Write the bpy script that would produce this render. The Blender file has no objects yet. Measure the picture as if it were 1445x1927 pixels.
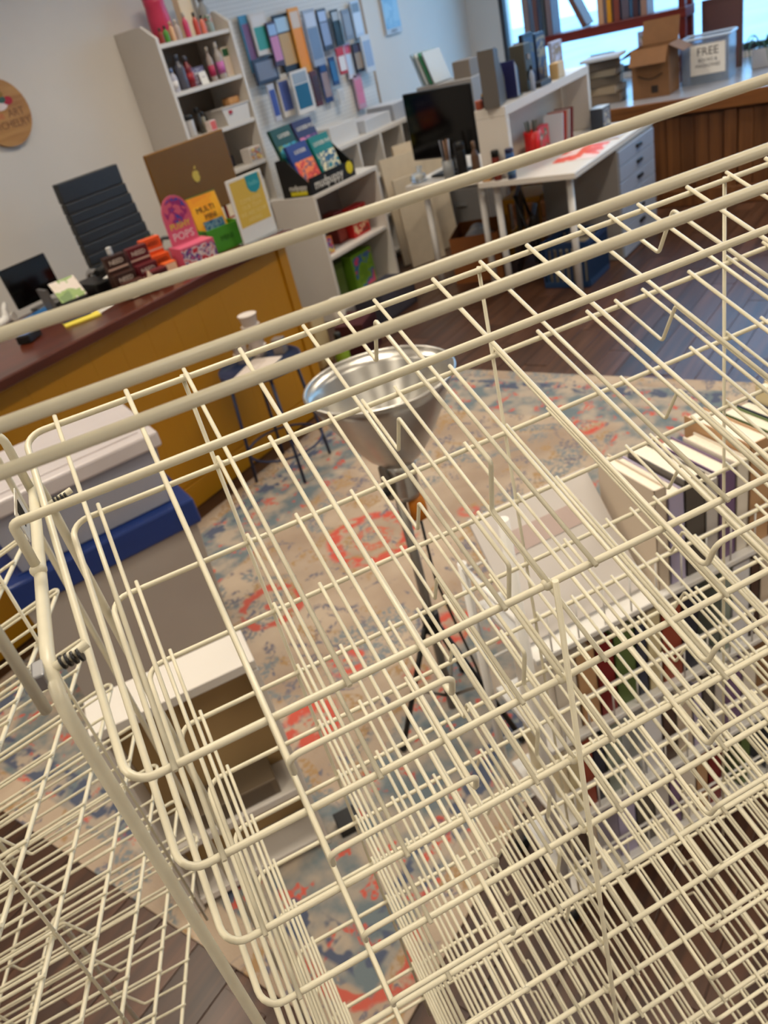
import bpy, bmesh, math, random
from mathutils import Vector, Matrix
random.seed(7)
S = bpy.context.scene
COL = S.collection
PI = math.pi

# ------------------------------------------------------------------ camera
# room axes: x to the window wall, y to the back wall, z up, metres; lens at (0, 0, H)
H = 1.72
CAM_R = Vector((0.5458576, -0.8080728, -0.2214899))
CAM_U = Vector((0.5470248, 0.1434622, 0.8247317))
CAM_F = Vector((0.6346679, 0.5713465, -0.5203459))
FL, W_PX, H_PX = 1489.156, 1445.0, 1927.0
cd = bpy.data.cameras.new('camera'); cam = bpy.data.objects.new('camera', cd); COL.objects.link(cam)
cam.matrix_world = Matrix(((CAM_R.x, CAM_U.x, -CAM_F.x, 0), (CAM_R.y, CAM_U.y, -CAM_F.y, 0),
                           (CAM_R.z, CAM_U.z, -CAM_F.z, H), (0, 0, 0, 1)))
cd.sensor_fit = 'HORIZONTAL'; cd.sensor_width = 36.0; cd.lens = 36.0 * FL / W_PX
cd.clip_start = 0.02; cd.clip_end = 200
cd.dof.use_dof = True; cd.dof.focus_distance = 0.50; cd.dof.aperture_fstop = 17.0
S.camera = cam

# ------------------------------------------------------------------ world, exposure
wd = bpy.data.worlds.new('sky_world'); S.world = wd; wd.use_nodes = True
nt = wd.node_tree
bg = nt.nodes['Background']
bg.inputs[0].default_value = (0.30, 0.62, 1.0, 1); bg.inputs[1].default_value = 4.2
S.view_settings.view_transform = 'Standard'; S.view_settings.look = 'None'
S.view_settings.exposure = 0.0; S.view_settings.gamma = 1.0; S.view_settings.use_curve_mapping = False
CEIL_POWER = 2.5; LAMP_W = 19.5; LAMP_SPREAD = 136          # emission of the ceiling light diffusers
CEIL_COL = (1.0, 0.885, 0.715)

# ------------------------------------------------------------------ pixel -> place helpers
def ray(px, py):
    return CAM_F * FL + CAM_R * (px - W_PX / 2) - CAM_U * (py - H_PX / 2)
def at_z(px, py, z):
    d = ray(px, py); s = (z - H) / d.z; return Vector((d.x * s, d.y * s, z))
def at_y(px, py, y):
    d = ray(px, py); s = y / d.y; return Vector((d.x * s, y, H + d.z * s))
def at_x(px, py, x):
    d = ray(px, py); s = x / d.x; return Vector((x, d.y * s, H + d.z * s))
def z_over(px, py, p):
    d = ray(px, py); return H + d.z / math.hypot(d.x, d.y) * math.hypot(p[0], p[1])

# ------------------------------------------------------------------ materials
def lin(c):
    f = lambda v: v / 12.92 if v <= 0.04045 else ((v + 0.055) / 1.055) ** 2.4
    return tuple(f(v / 255.0) for v in c)
MATS = {}
def mat(name, rgb, rough=0.5, metal=0.0, noise=0.0, scale=20.0, bump=0.0, coat=0.0, trans=0.0, alpha=1.0, spec=0.5, ior=1.45):
    if name in MATS: return MATS[name]
    m = bpy.data.materials.new(name); m.use_nodes = True
    t = m.node_tree; b = t.nodes['Principled BSDF']
    c = lin(rgb)
    b.inputs['Base Color'].default_value = (*c, 1)
    b.inputs['Roughness'].default_value = rough; b.inputs['Metallic'].default_value = metal
    b.inputs['Coat Weight'].default_value = coat; b.inputs['Transmission Weight'].default_value = trans
    b.inputs['Alpha'].default_value = alpha; b.inputs['IOR'].default_value = ior
    b.inputs['Specular IOR Level'].default_value = spec
    if noise or bump:
        tc = t.nodes.new('ShaderNodeTexCoord'); nz = t.nodes.new('ShaderNodeTexNoise')
        nz.inputs['Scale'].default_value = scale; nz.inputs['Detail'].default_value = 4
        t.links.new(tc.outputs['Object'], nz.inputs['Vector'])
        if noise:
            r = t.nodes.new('ShaderNodeValToRGB')
            r.color_ramp.elements[0].position = 0.3; r.color_ramp.elements[1].position = 0.7
            r.color_ramp.elements[0].color = (*[max(0, v * (1 - noise)) for v in c], 1)
            r.color_ramp.elements[1].color = (*[min(1, v * (1 + noise)) for v in c], 1)
            t.links.new(nz.outputs['Fac'], r.inputs[0]); t.links.new(r.outputs[0], b.inputs['Base Color'])
        if bump:
            bp = t.nodes.new('ShaderNodeBump'); bp.inputs['Strength'].default_value = bump
            bp.inputs['Distance'].default_value = 0.002
            t.links.new(nz.outputs['Fac'], bp.inputs['Height']); t.links.new(bp.outputs[0], b.inputs['Normal'])
    MATS[name] = m
    return m
def emis(name, col, power):
    m = bpy.data.materials.new(name); m.use_nodes = True
    b = m.node_tree.nodes['Principled BSDF']
    b.inputs['Base Color'].default_value = (0.9, 0.9, 0.9, 1)
    b.inputs['Emission Color'].default_value = (*col, 1); b.inputs['Emission Strength'].default_value = power
    return m
def wood(name, a, b_, scale=(1.5, 22, 22), rough=0.35, vary=0.25, coat=0.0):
    if name in MATS: return MATS[name]
    m = bpy.data.materials.new(name); m.use_nodes = True
    t = m.node_tree; b = t.nodes['Principled BSDF']
    tc = t.nodes.new('ShaderNodeTexCoord'); mp = t.nodes.new('ShaderNodeMapping'); nz = t.nodes.new('ShaderNodeTexNoise')
    oi = t.nodes.new('ShaderNodeObjectInfo'); ad = t.nodes.new('ShaderNodeVectorMath'); ad.operation = 'ADD'
    sc = t.nodes.new('ShaderNodeMath'); sc.operation = 'MULTIPLY'; sc.inputs[1].default_value = 57.0
    mp.inputs['Scale'].default_value = scale; nz.inputs['Scale'].default_value = 1.0; nz.inputs['Detail'].default_value = 5
    nz.inputs['Distortion'].default_value = 0.6
    t.links.new(tc.outputs['Object'], mp.inputs[0]); t.links.new(oi.outputs['Random'], sc.inputs[0])
    t.links.new(mp.outputs[0], ad.inputs[0]); t.links.new(sc.outputs[0], ad.inputs[1]); t.links.new(ad.outputs[0], nz.inputs['Vector'])
    r = t.nodes.new('ShaderNodeValToRGB'); r.color_ramp.elements[0].position = 0.32; r.color_ramp.elements[1].position = 0.68
    r.color_ramp.elements[0].color = (*lin(a), 1); r.color_ramp.elements[1].color = (*lin(b_), 1)
    hv = t.nodes.new('ShaderNodeHueSaturation')
    mr = t.nodes.new('ShaderNodeMapRange'); mr.inputs['To Min'].default_value = 1 - vary; mr.inputs['To Max'].default_value = 1 + vary
    t.links.new(oi.outputs['Random'], mr.inputs[0]); t.links.new(mr.outputs[0], hv.inputs['Value'])
    t.links.new(nz.outputs['Fac'], r.inputs[0]); t.links.new(r.outputs[0], hv.inputs['Color']); t.links.new(hv.outputs[0], b.inputs['Base Color'])
    b.inputs['Roughness'].default_value = rough; b.inputs['Coat Weight'].default_value = coat; b.inputs['Coat Roughness'].default_value = 0.12
    MATS[name] = m
    return m
def patch(name, cols, scale=8.0, rough=0.45):
    """printed picture: blotches of several colours (flat print)"""
    if name in MATS: return MATS[name]
    m = bpy.data.materials.new(name); m.use_nodes = True
    t = m.node_tree; b = t.nodes['Principled BSDF']
    tc = t.nodes.new('ShaderNodeTexCoord'); v = t.nodes.new('ShaderNodeTexNoise')
    v.inputs['Scale'].default_value = scale; v.inputs['Detail'].default_value = 3
    r = t.nodes.new('ShaderNodeValToRGB'); r.color_ramp.interpolation = 'CONSTANT'
    while len(r.color_ramp.elements) < len(cols): r.color_ramp.elements.new(0.5)
    for i, c in enumerate(cols):
        r.color_ramp.elements[i].position = 0.0 if i == 0 else 0.33 + 0.34 * i / len(cols)
        r.color_ramp.elements[i].color = (*lin(c), 1)
    t.links.new(tc.outputs['Object'], v.inputs['Vector']); t.links.new(v.outputs['Fac'], r.inputs[0])
    t.links.new(r.outputs[0], b.inputs['Base Color']); b.inputs['Roughness'].default_value = rough
    MATS[name] = m
    return m
def col(rgb, rough=0.45):
    return mat('paint_%d_%d_%d_%d' % (*rgb, int(rough * 100)), rgb, rough)

M_RACK = mat('cream_powder_coat', (228, 221, 196), 0.34, noise=0.04, scale=60, bump=0.08)
M_WALL = mat('painted_wall', (222, 217, 210), 0.75, noise=0.02, scale=3, bump=0.05)
M_WHITE = mat('white_laminate', (214, 208, 200), 0.4, noise=0.02, scale=4)
M_WMETAL = mat('white_metal', (226, 224, 220), 0.35, noise=0.02, scale=30)
M_BLACK = mat('black_plastic', (14, 14, 15), 0.4, noise=0.1, scale=30)
M_GLOSSBLK = mat('black_screen', (5, 5, 6), 0.12)
M_LEATHER = mat('black_leather', (46, 47, 49), 0.42, noise=0.12, scale=60, bump=0.25)
M_CHROME = mat('chrome', (200, 200, 200), 0.18, 1.0, noise=0.03, scale=20)
M_CARD = mat('cardboard', (126, 88, 56), 0.8, noise=0.08, scale=12)
M_PAPER = mat('paper', (232, 228, 220), 0.7, noise=0.02, scale=20)
M_CANVAS = mat('canvas_board', (206, 190, 164), 0.8, noise=0.05, scale=14)

# ------------------------------------------------------------------ mesh builder
class MB:
    def __init__(s): s.v = []; s.f = []; s.sm = []; s.mi = []
    def add(s, vs, fs, smooth=False, mi=0):
        o = len(s.v); s.v += [tuple(p) for p in vs]
        for f in fs: s.f.append(tuple(i + o for i in f)); s.sm.append(smooth); s.mi.append(mi)
        return s
    def box(s, c, d, bev=0.0, rz=0.0, mi=0):
        x, y, z = d[0] / 2, d[1] / 2, d[2] / 2
        if bev > 0:
            bm = bmesh.new(); bmesh.ops.create_cube(bm, size=1.0)
            for v in bm.verts: v.co = Vector((v.co.x * d[0], v.co.y * d[1], v.co.z * d[2]))
            bmesh.ops.bevel(bm, geom=bm.edges[:], offset=min(bev, min(d) * 0.45), segments=2, affect='EDGES', profile=0.5)
            bm.verts.index_update()
            vs = [v.co.copy() for v in bm.verts]; fs = [[v.index for v in f.verts] for f in bm.faces]; bm.free()
        else:
            vs = [Vector(p) for p in ((-x, -y, -z), (x, -y, -z), (x, y, -z), (-x, y, -z), (-x, -y, z), (x, -y, z), (x, y, z), (-x, y, z))]
            fs = [(0, 3, 2, 1), (4, 5, 6, 7), (0, 1, 5, 4), (1, 2, 6, 5), (2, 3, 7, 6), (3, 0, 4, 7)]
        if rz:
            R = Matrix.Rotation(rz, 3, 'Z'); vs = [R @ v for v in vs]
        c = Vector(c)
        return s.add([v + c for v in vs], fs, False, mi)
    def tube(s, pts, r, seg=8, fillet=0.0, closed=False, fseg=5, mi=0):
        P = [Vector(p) for p in pts]; rl_ = list(r) if isinstance(r, (list, tuple)) else None; RQ = []
        if fillet > 0:
            Q = []; n = len(P)
            for i in range(n):
                ri = rl_[i] if rl_ else 0
                if not closed and i in (0, n - 1): Q.append(P[i]); RQ.append(ri); continue
                a, b, c = P[i - 1], P[i], P[(i + 1) % n]
                u = (a - b); w = (c - b); lu, lw = u.length, w.length; u.normalize(); w.normalize()
                ang = u.angle(w)
                if ang > PI - 0.02: Q.append(b); RQ.append(ri); continue
                t = min(fillet / math.tan(ang / 2), lu * 0.49, lw * 0.49); rr = t * math.tan(ang / 2)
                m = (u + w).normalized(); cen = b + m * (rr / math.sin(ang / 2))
                p0, p1 = b + u * t - cen, b + w * t - cen
                tot = p0.angle(p1); ax = p0.cross(p1)
                for k in range(fseg + 1): Q.append(cen + Matrix.Rotation(tot * k / fseg, 3, ax) @ p0); RQ.append(ri)
            P = Q
            if rl_: r = RQ
        n = len(P); T = []
        for i in range(n):
            if closed: d = P[(i + 1) % n] - P[i - 1]
            else: d = P[min(i + 1, n - 1)] - P[max(i - 1, 0)]
            T.append(d.normalized())
        up = Vector((0, 0, 1)) if abs(T[0].z) < 0.9 else Vector((1, 0, 0))
        N = (up - T[0] * up.dot(T[0])).normalized(); vs = []
        for i in range(n):
            N = (N - T[i] * N.dot(T[i])).normalized(); B = T[i].cross(N)
            rr = r[i] if isinstance(r, (list, tuple)) else r
            for k in range(seg):
                a = 2 * PI * k / seg; vs.append(P[i] + (N * math.cos(a) + B * math.sin(a)) * rr)
        fs = []
        for i in range(n if closed else n - 1):
            j = (i + 1) % n
            for k in range(seg):
                k2 = (k + 1) % seg; fs.append((i * seg + k, i * seg + k2, j * seg + k2, j * seg + k))
        s.add(vs, fs, True, mi)
        if not closed:
            o = len(s.v) - len(vs)
            s.f.append(tuple(o + k for k in range(seg - 1, -1, -1))); s.sm.append(False); s.mi.append(mi)
            s.f.append(tuple(o + (n - 1) * seg + k for k in range(seg))); s.sm.append(False); s.mi.append(mi)
        return s
    def lathe(s, prof, seg=24, c=(0, 0, 0), mi=0, smooth=True):
        c = Vector(c); vs = []; fs = []; n = len(prof)
        for r, z in prof:
            for k in range(seg):
                a = 2 * PI * k / seg; vs.append(c + Vector((max(r, 1e-5) * math.cos(a), max(r, 1e-5) * math.sin(a), z)))
        for i in range(n - 1):
            for k in range(seg):
                k2 = (k + 1) % seg; fs.append((i * seg + k, i * seg + k2, (i + 1) * seg + k2, (i + 1) * seg + k))
        s.add(vs, fs, smooth, mi)
        o = len(s.v) - len(vs)
        if prof[0][0] > 1e-4: s.f.append(tuple(o + k for k in range(seg - 1, -1, -1))); s.sm.append(False); s.mi.append(mi)
        if prof[-1][0] > 1e-4: s.f.append(tuple(o + (n - 1) * seg + k for k in range(seg))); s.sm.append(False); s.mi.append(mi)
        return s
    def prism(s, poly, y0, y1, mi=0):
        """poly in (x, z), extruded along y from y0 to y1"""
        n = len(poly); vs = [(p[0], y0, p[1]) for p in poly] + [(p[0], y1, p[1]) for p in poly]
        fs = [tuple(range(n)), tuple(range(2 * n - 1, n - 1, -1))]
        for i in range(n):
            j = (i + 1) % n; fs.append((i, i + n, j + n, j))
        return s.add(vs, fs, False, mi)
    def sphere(s, c, r, mi=0, seg=10, sq=(1, 1, 1)):
        vs = []; fs = []; c = Vector(c); R = seg // 2 + 1
        for i in range(R + 1):
            th = PI * i / R
            for k in range(seg):
                a = 2 * PI * k / seg
                vs.append(c + Vector((r * sq[0] * math.sin(th) * math.cos(a), r * sq[1] * math.sin(th) * math.sin(a), r * sq[2] * math.cos(th))))
        for i in range(R):
            for k in range(seg):
                k2 = (k + 1) % seg; fs.append((i * seg + k, (i + 1) * seg + k, (i + 1) * seg + k2, i * seg + k2))
        return s.add(vs, fs, True, mi)
    def mesh(s, name, mats):
        me = bpy.data.meshes.new(name); me.from_pydata(s.v, [], s.f)
        for m in (mats if isinstance(mats, (list, tuple)) else [mats]): me.materials.append(m)
        me.polygons.foreach_set('use_smooth', s.sm); me.polygons.foreach_set('material_index', s.mi)
        bm = bmesh.new(); bm.from_mesh(me); bmesh.ops.recalc_face_normals(bm, faces=bm.faces[:]); bm.to_mesh(me); bm.free()
        me.update(); return me
    def build(s, name, mats, parent=None, loc=(0, 0, 0), rot=(0, 0, 0)):
        return link(name, s.mesh(name, mats), parent, loc, rot)
def link(name, me, parent=None, loc=(0, 0, 0), rot=(0, 0, 0)):
    o = bpy.data.objects.new(name, me); COL.objects.link(o); o.parent = parent
    o.location = loc; o.rotation_euler = rot; return o
def tag(o, label=None, cat=None, group=None, kind=None):
    if label: o['label'] = label
    if cat: o['category'] = cat
    if group: o['group'] = group
    if kind: o['kind'] = kind
    return o
def thing(name, label, cat, loc=(0, 0, 0), rz=0.0, group=None, rot=None):
    o = bpy.data.objects.new(name, None); COL.objects.link(o); o.empty_display_size = 0.05
    o.location = loc; o.rotation_euler = rot or (0, 0, rz); return tag(o, label, cat, group)
def struct(name, mb, m, parent=None):
    o = mb.build(name, m, parent)
    if parent is None: o['kind'] = 'structure'
    return o
def text(name, s, size, m, parent, loc, rot=(PI / 2, 0, 0), align='CENTER', depth=0.0006, sx=1.0):
    cu = bpy.data.curves.new(name, 'FONT'); cu.body = s; cu.size = size; cu.extrude = depth
    cu.align_x = align; cu.align_y = 'CENTER'; cu.resolution_u = 2
    t = bpy.data.objects.new('tmp', cu); COL.objects.link(t)
    bpy.context.view_layer.update()
    me = bpy.data.meshes.new_from_object(t.evaluated_get(bpy.context.evaluated_depsgraph_get()))
    bpy.data.objects.remove(t); bpy.data.curves.remove(cu)
    me.materials.clear(); me.materials.append(m)
    o = link(name, me, parent, loc, rot); o.scale = (sx, 1, 1); return o

# ------------------------------------------------------------------ room shell
XL, XW, YB, YF, ZC = -3.0, 7.9, 4.4, -2.8, 3.0
floor_m = wood('floor_wood', (50, 32, 24), (84, 55, 39), (1.2, 26, 26), 0.36, 0.3, 0.04)
fl = struct('floor', MB().box(((XL + XW) / 2, (YB + YF) / 2, -0.06), (XW - XL, YB - YF, 0.12 - 0.008)), floor_m)
# boards laid along x, built one by one where the floor shows
plank = MB().box((0, 0, 0), (1.196, 0.127, 0.004), 0.0012).mesh('floor_board', floor_m)
RUG = (0.39, 3.43, 0.735, 2.72)
for j in range(int((YB + 1.0) / 0.13)):
    y = YB - 0.065 - 0.13 * j
    off = (j * 0.47) % 1.2
    for i in range(-3, 8):
        x = i * 1.2 + off
        if x < -1.7 or x > 6.4: continue
        if RUG[0] - 0.1 < x - 0.55 and x + 0.55 < RUG[1] + 0.1 and RUG[2] + 0.1 < y < RUG[3] - 0.1: continue
        if y > 2.95 and x < 3.2: continue
        if x > 3.2 and y < -0.2: continue
        link('board', plank, fl, (x, y, -0.002))
struct('ceiling', MB().box(((XL + XW) / 2, (YB + YF) / 2, ZC + 0.06), (XW - XL, YB - YF, 0.12)), mat('ceiling_paint', (225, 220, 212), 0.8))
struct('wall_back', MB().box(((XL + XW) / 2, YB + 0.08, ZC / 2), (XW - XL + 0.3, 0.16, ZC)), M_WALL)
struct('wall_left', MB().box((XL - 0.08, (YB + YF) / 2, ZC / 2), (0.16, YB - YF, ZC)), M_WALL)
struct('wall_front', MB().box(((XL + XW) / 2, YF - 0.08, ZC / 2), (XW - XL + 0.3, 0.16, ZC)), M_WALL)
WZ0, WZ1, WY0, WY1 = 0.80, 2.72, -2.5, 4.05
wr = MB()
wr.box((XW + 0.1, (YB + YF) / 2, WZ0 / 2), (0.2, YB - YF, WZ0))
wr.box((XW + 0.1, (YB + YF) / 2, (WZ1 + ZC) / 2), (0.2, YB - YF, ZC - WZ1))
wr.box((XW + 0.1, (YB + WY1) / 2, (WZ0 + WZ1) / 2), (0.2, YB - WY1, WZ1 - WZ0))
wr.box((XW + 0.1, (YF + WY0) / 2, (WZ0 + WZ1) / 2), (0.2, WY0 - YF, WZ1 - WZ0))
struct('wall_window', wr, M_WALL)
win = MB(); fm = mat('dark_window_frame', (52, 54, 58), 0.4, noise=0.05)
ys = [WY1, 1.25, -0.9, WY0]
for y in ys: win.box((XW + 0.02, min(max(y, WY0 + 0.02), WY1 - 0.02), (WZ0 + WZ1) / 2), (0.06, 0.045, WZ1 - WZ0))
for z in (WZ0 + 0.025, WZ1 - 0.025): win.box((XW + 0.02, (WY0 + WY1) / 2, z), (0.055, WY1 - WY0, 0.05))
w1 = struct('window_1', win, fm)
glass = mat('window_glass', (240, 250, 255), 0.0, trans=1.0, ior=1.01, spec=0.2)
for a, b in zip(ys[:-1], ys[1:]):
    MB().box((XW + 0.03, (a + b) / 2, (WZ0 + WZ1) / 2), (0.006, abs(a - b) - 0.05, WZ1 - WZ0 - 0.1)).build('pane', glass, w1)
bb = mat('white_baseboard', (225, 222, 215), 0.4)
struct('baseboard_back', MB().box(((XL + 6.3) / 2, YB - 0.008, 0.05), (6.3 - XL, 0.016, 0.1), 0.004), bb)
# ground outside the window
go = MB().box((XW + 15.3, 0, -0.25), (30, 60, 0.1)).build('pavement', mat('pale_pavement', (196, 200, 204), 0.8, noise=0.1, scale=1.0)); go['kind'] = 'structure'
bld = thing('building', 'pale house wall with horizontal siding across the pavement outside the window', 'building', (XW + 14, -1.5, -0.2))
for k in range(18):
    MB().box((0, 0, 0.11 + 0.22 * k), (0.3 - 0.04 * (k % 2), 9.0, 0.215)).build('siding_board', col((206, 222, 232), 0.6), bld)

# ceiling light fixtures (real troffers in the ceiling)
DIFF = emis('light_diffuser', CEIL_COL, CEIL_POWER)
lf = None
for x in (-1.4, 1.0, 3.4, 5.8):
    for y in (-1.3, 0.9, 3.0):
        if lf is None:
            lf = thing('ceiling_light', 'white rectangular troffer light set in the ceiling', 'ceiling light', (x, y, ZC), 0, 'ceiling lights in rows')
            f = MB()
            for sx in (-1, 1): f.box((sx * 0.61, 0, -0.02), (0.03, 0.34, 0.04))
            for sy in (-1, 1): f.box((0, sy * 0.16, -0.02), (1.2, 0.03, 0.04))
            f.build('frame', M_WMETAL, lf)
            MB().box((0, 0, -0.012), (1.19, 0.285, 0.012)).build('diffuser', DIFF, lf)
            ld0 = bpy.data.lights.new('troffer_lamp', 'AREA'); ld0.shape = 'RECTANGLE'; ld0.size = 1.17; ld0.size_y = 0.27
            ld0.energy = LAMP_W; ld0.color = CEIL_COL; ld0.spread = math.radians(LAMP_SPREAD)
            lo0 = bpy.data.objects.new('lamp', ld0); COL.objects.link(lo0); lo0.parent = lf; lo0.location = (0, 0, -0.02)
        else:
            c = lf.copy(); COL.objects.link(c); c.location = (x, y, ZC)
            for ch in lf.children:
                d = ch.copy(); COL.objects.link(d); d.parent = c

# ------------------------------------------------------------------ window seat platform
wp = wood('oak_panel', (88, 52, 26), (122, 78, 42), (18, 18, 1.2), 0.45, 0.18)
seat = MB().box(((6.37 + XW) / 2, 0.8, 0.36), (XW - 6.37, 7.16, 0.72)).build('trim_1', wood('platform_core', (90, 56, 30), (110, 70, 40), (2, 2, 2), 0.6)); seat['kind'] = 'structure'
top = MB().box(((6.32 + XW) / 2, 0.8, 0.735), (XW - 6.32, 7.16, 0.03), 0.005).build('platform_top', mat('platform_top_laminate', (150, 150, 156), 0.25, noise=0.06, scale=6), seat)
MB().box((6.315, 0.8, 0.70), (0.02, 7.16, 0.1), 0.004).build('nosing', wood('oak_nosing', (112, 66, 28), (148, 94, 46), (18, 1.4, 18), 0.4), seat)
pl = MB().box((0, 0, 0), (0.018, 0.096, 0.52), 0.003).mesh('panel_board', wp)
for k in range(46):
    if k % 7 == 6: continue
    link('panel_board', pl, seat, (6.36, 4.3 - 0.1 * k, 0.37))
for k in range(7):
    MB().box((6.352, 4.3 - 0.7 * k - 0.6, 0.37), (0.03, 0.085, 0.54), 0.004).build('stile', wp, seat)
MB().box((6.35, 0.8, 0.06), (0.03, 7.16, 0.12), 0.004).build('plinth', wp, seat)

# ------------------------------------------------------------------ rug
FLOWERS = [(*at_z(px, py, 0.008)[:2], r0, r1) for px, py, r0, r1 in ((700, 1012, 0.11, 0.185), (585, 1360, 0.03, 0.10), (650, 1245, 0.02, 0.07), (880, 960, 0.015, 0.05), (1105, 800, 0.03, 0.08), (540, 905, 0.02, 0.06), (1000, 770, 0.02, 0.06), (860, 1180, 0.03, 0.09))]
def rug_mat():
    m = bpy.data.materials.new('floral_rug'); m.use_nodes = True; t = m.node_tree; b = t.nodes['Principled BSDF']
    L = t.links.new
    tc = t.nodes.new('ShaderNodeTexCoord')
    def noise(scale, det, off, dist=0.0):
        mp = t.nodes.new('ShaderNodeMapping'); mp.inputs['Location'].default_value = off
        n = t.nodes.new('ShaderNodeTexNoise'); n.inputs['Scale'].default_value = scale; n.inputs['Detail'].default_value = det
        n.inputs['Distortion'].default_value = dist
        L(tc.outputs['Object'], mp.inputs[0]); L(mp.outputs[0], n.inputs['Vector']); return n.outputs['Fac']
    def ramp(fac, a, b_):
        r = t.nodes.new('ShaderNodeMapRange'); r.inputs['From Min'].default_value = a; r.inputs['From Max'].default_value = b_
        L(fac, r.inputs[0]); return r.outputs[0]
    def mix(fac, c1, c2):
        x = t.nodes.new('ShaderNodeMix'); x.data_type = 'RGBA'
        L(fac, x.inputs['Factor'])
        if isinstance(c1, tuple): x.inputs['A'].default_value = (*lin(c1), 1)
        else: L(c1, x.inputs['A'])
        if isinstance(c2, tuple): x.inputs['B'].default_value = (*lin(c2), 1)
        else: L(c2, x.inputs['B'])
        return x.outputs['Result']
    def mul(a, b_):
        x = t.nodes.new('ShaderNodeMath'); x.operation = 'MULTIPLY'; L(a, x.inputs[0]); L(b_, x.inputs[1]); return x.outputs[0]
    fine = ramp(noise(70, 3, (0, 0, 0)), 0.42, 0.56)
    c = mix(ramp(noise(3, 4, (1, 2, 0)), 0.35, 0.65), (182, 164, 144), (156, 136, 118))
    c = mix(mul(ramp(noise(5.0, 2, (8, 3, 0), 1.2), 0.57, 0.60), fine), c, (160, 130, 94))
    c = mix(mul(ramp(noise(4.2, 3, (2, 9, 0), 1.0), 0.55, 0.59), fine), c, (120, 126, 128))
    c = mix(mul(ramp(noise(6.0, 2, (5, 5, 0), 2.0), 0.60, 0.63), fine), c, (112, 108, 116))
    # flower rings: red petals round voronoi centres
    vo = t.nodes.new('ShaderNodeTexVoronoi'); vo.inputs['Scale'].default_value = 1.9; vo.inputs['Randomness'].default_value = 0.75
    wb = t.nodes.new('ShaderNodeMix'); wb.data_type = 'VECTOR'; wb.inputs['Factor'].default_value = 0.06
    wn = t.nodes.new('ShaderNodeTexNoise'); wn.inputs['Scale'].default_value = 9
    L(tc.outputs['Object'], wn.inputs['Vector']); L(tc.outputs['Object'], wb.inputs['A']); L(wn.outputs['Color'], wb.inputs['B'])
    L(wb.outputs['Result'], vo.inputs['Vector'])
    ring = t.nodes.new('ShaderNodeMath'); ring.operation = 'PINGPONG'; ring.inputs[1].default_value = 0.075
    L(vo.outputs['Distance'], ring.inputs[0])
    near = ramp(vo.outputs['Distance'], 0.27, 0.24)
    red = mul(mul(ramp(ring.outputs[0], 0.042, 0.05), near), ramp(noise(26, 2, (3, 3, 0)), 0.36, 0.5))
    c = mix(red, c, (184, 92, 78))
    # big woven flower rings
    def vm(op, a, b_):
        x = t.nodes.new('ShaderNodeVectorMath'); x.operation = op; L(a, x.inputs[0])
        if isinstance(b_, tuple): x.inputs[1].default_value = b_
        else: L(b_, x.inputs[1])
        return x
    for (fx, fy, r0, r1) in FLOWERS:
        d = vm('DISTANCE', wb.outputs['Result'], ((fx - (RUG[0] + RUG[1]) / 2) * 0.94 + 0.03, (fy - (RUG[2] + RUG[3]) / 2) * 0.94 + 0.03, 0.03)).outputs['Value']
        ringf = mul(mul(ramp(d, r1, r1 - 0.02), ramp(d, r0, r0 + 0.02)), ramp(noise(24, 2, (fx, fy, 0)), 0.38, 0.5))
        c = mix(ringf, c, (190, 88, 74))
        c = mix(mul(mul(ramp(d, r0 * 0.75, r0 * 0.65), ramp(d, r0 * 0.3, r0 * 0.4)), fine), c, (186, 104, 84))
    # border bands near the edges
    sep = t.nodes.new('ShaderNodeSeparateXYZ'); L(tc.outputs['Object'], sep.inputs[0])
    def edge(ax, half):
        a = t.nodes.new('ShaderNodeMath'); a.operation = 'ABSOLUTE'; L(sep.outputs[ax], a.inputs[0])
        s = t.nodes.new('ShaderNodeMath'); s.operation = 'SUBTRACT'; s.inputs[0].default_value = half; L(a.outputs[0], s.inputs[1]); return s.outputs[0]
    mn = t.nodes.new('ShaderNodeMath'); mn.operation = 'MINIMUM'
    L(edge(0, (RUG[1] - RUG[0]) / 2), mn.inputs[0]); L(edge(1, (RUG[3] - RUG[2]) / 2), mn.inputs[1])
    bandb = mul(ramp(mn.outputs[0], 0.46, 0.44), ramp(mn.outputs[0], 0.09, 0.10))
    bc = mix(ramp(noise(9, 3, (7, 1, 0)), 0.4, 0.6), (108, 118, 122), (168, 154, 138))
    bc = mix(mul(ramp(noise(14, 2, (4, 7, 0)), 0.58, 0.62), fine), bc, (190, 90, 76))
    dash = mul(ramp(mn.outputs[0], 0.20, 0.19), ramp(mn.outputs[0], 0.11, 0.12))
    bc = mix(mul(dash, ramp(noise(16, 2, (0, 4, 0)), 0.48, 0.54)), bc, (84, 90, 108))
    c = mix(bandb, c, bc)
    L(c, b.inputs['Base Color']); b.inputs['Roughness'].default_value = 0.95; b.inputs['Specular IOR Level'].default_value = 0.1
    bp = t.nodes.new('ShaderNodeBump'); bp.inputs['Strength'].default_value = 0.4; bp.inputs['Distance'].default_value = 0.003
    L(noise(220, 2, (0, 0, 0)), bp.inputs['Height']); L(bp.outputs[0], b.inputs['Normal'])
    return m
rug = MB().box((0, 0, 0), (RUG[1] - RUG[0], RUG[3] - RUG[2], 0.008), 0.003).build('area_rug', rug_mat(), None, ((RUG[0] + RUG[1]) / 2, (RUG[2] + RUG[3]) / 2, 0.0042))
tag(rug, 'faded cream area rug with red flower rings and a blue border', 'rug')
RZ = 0.0085      # top of the rug

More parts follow.
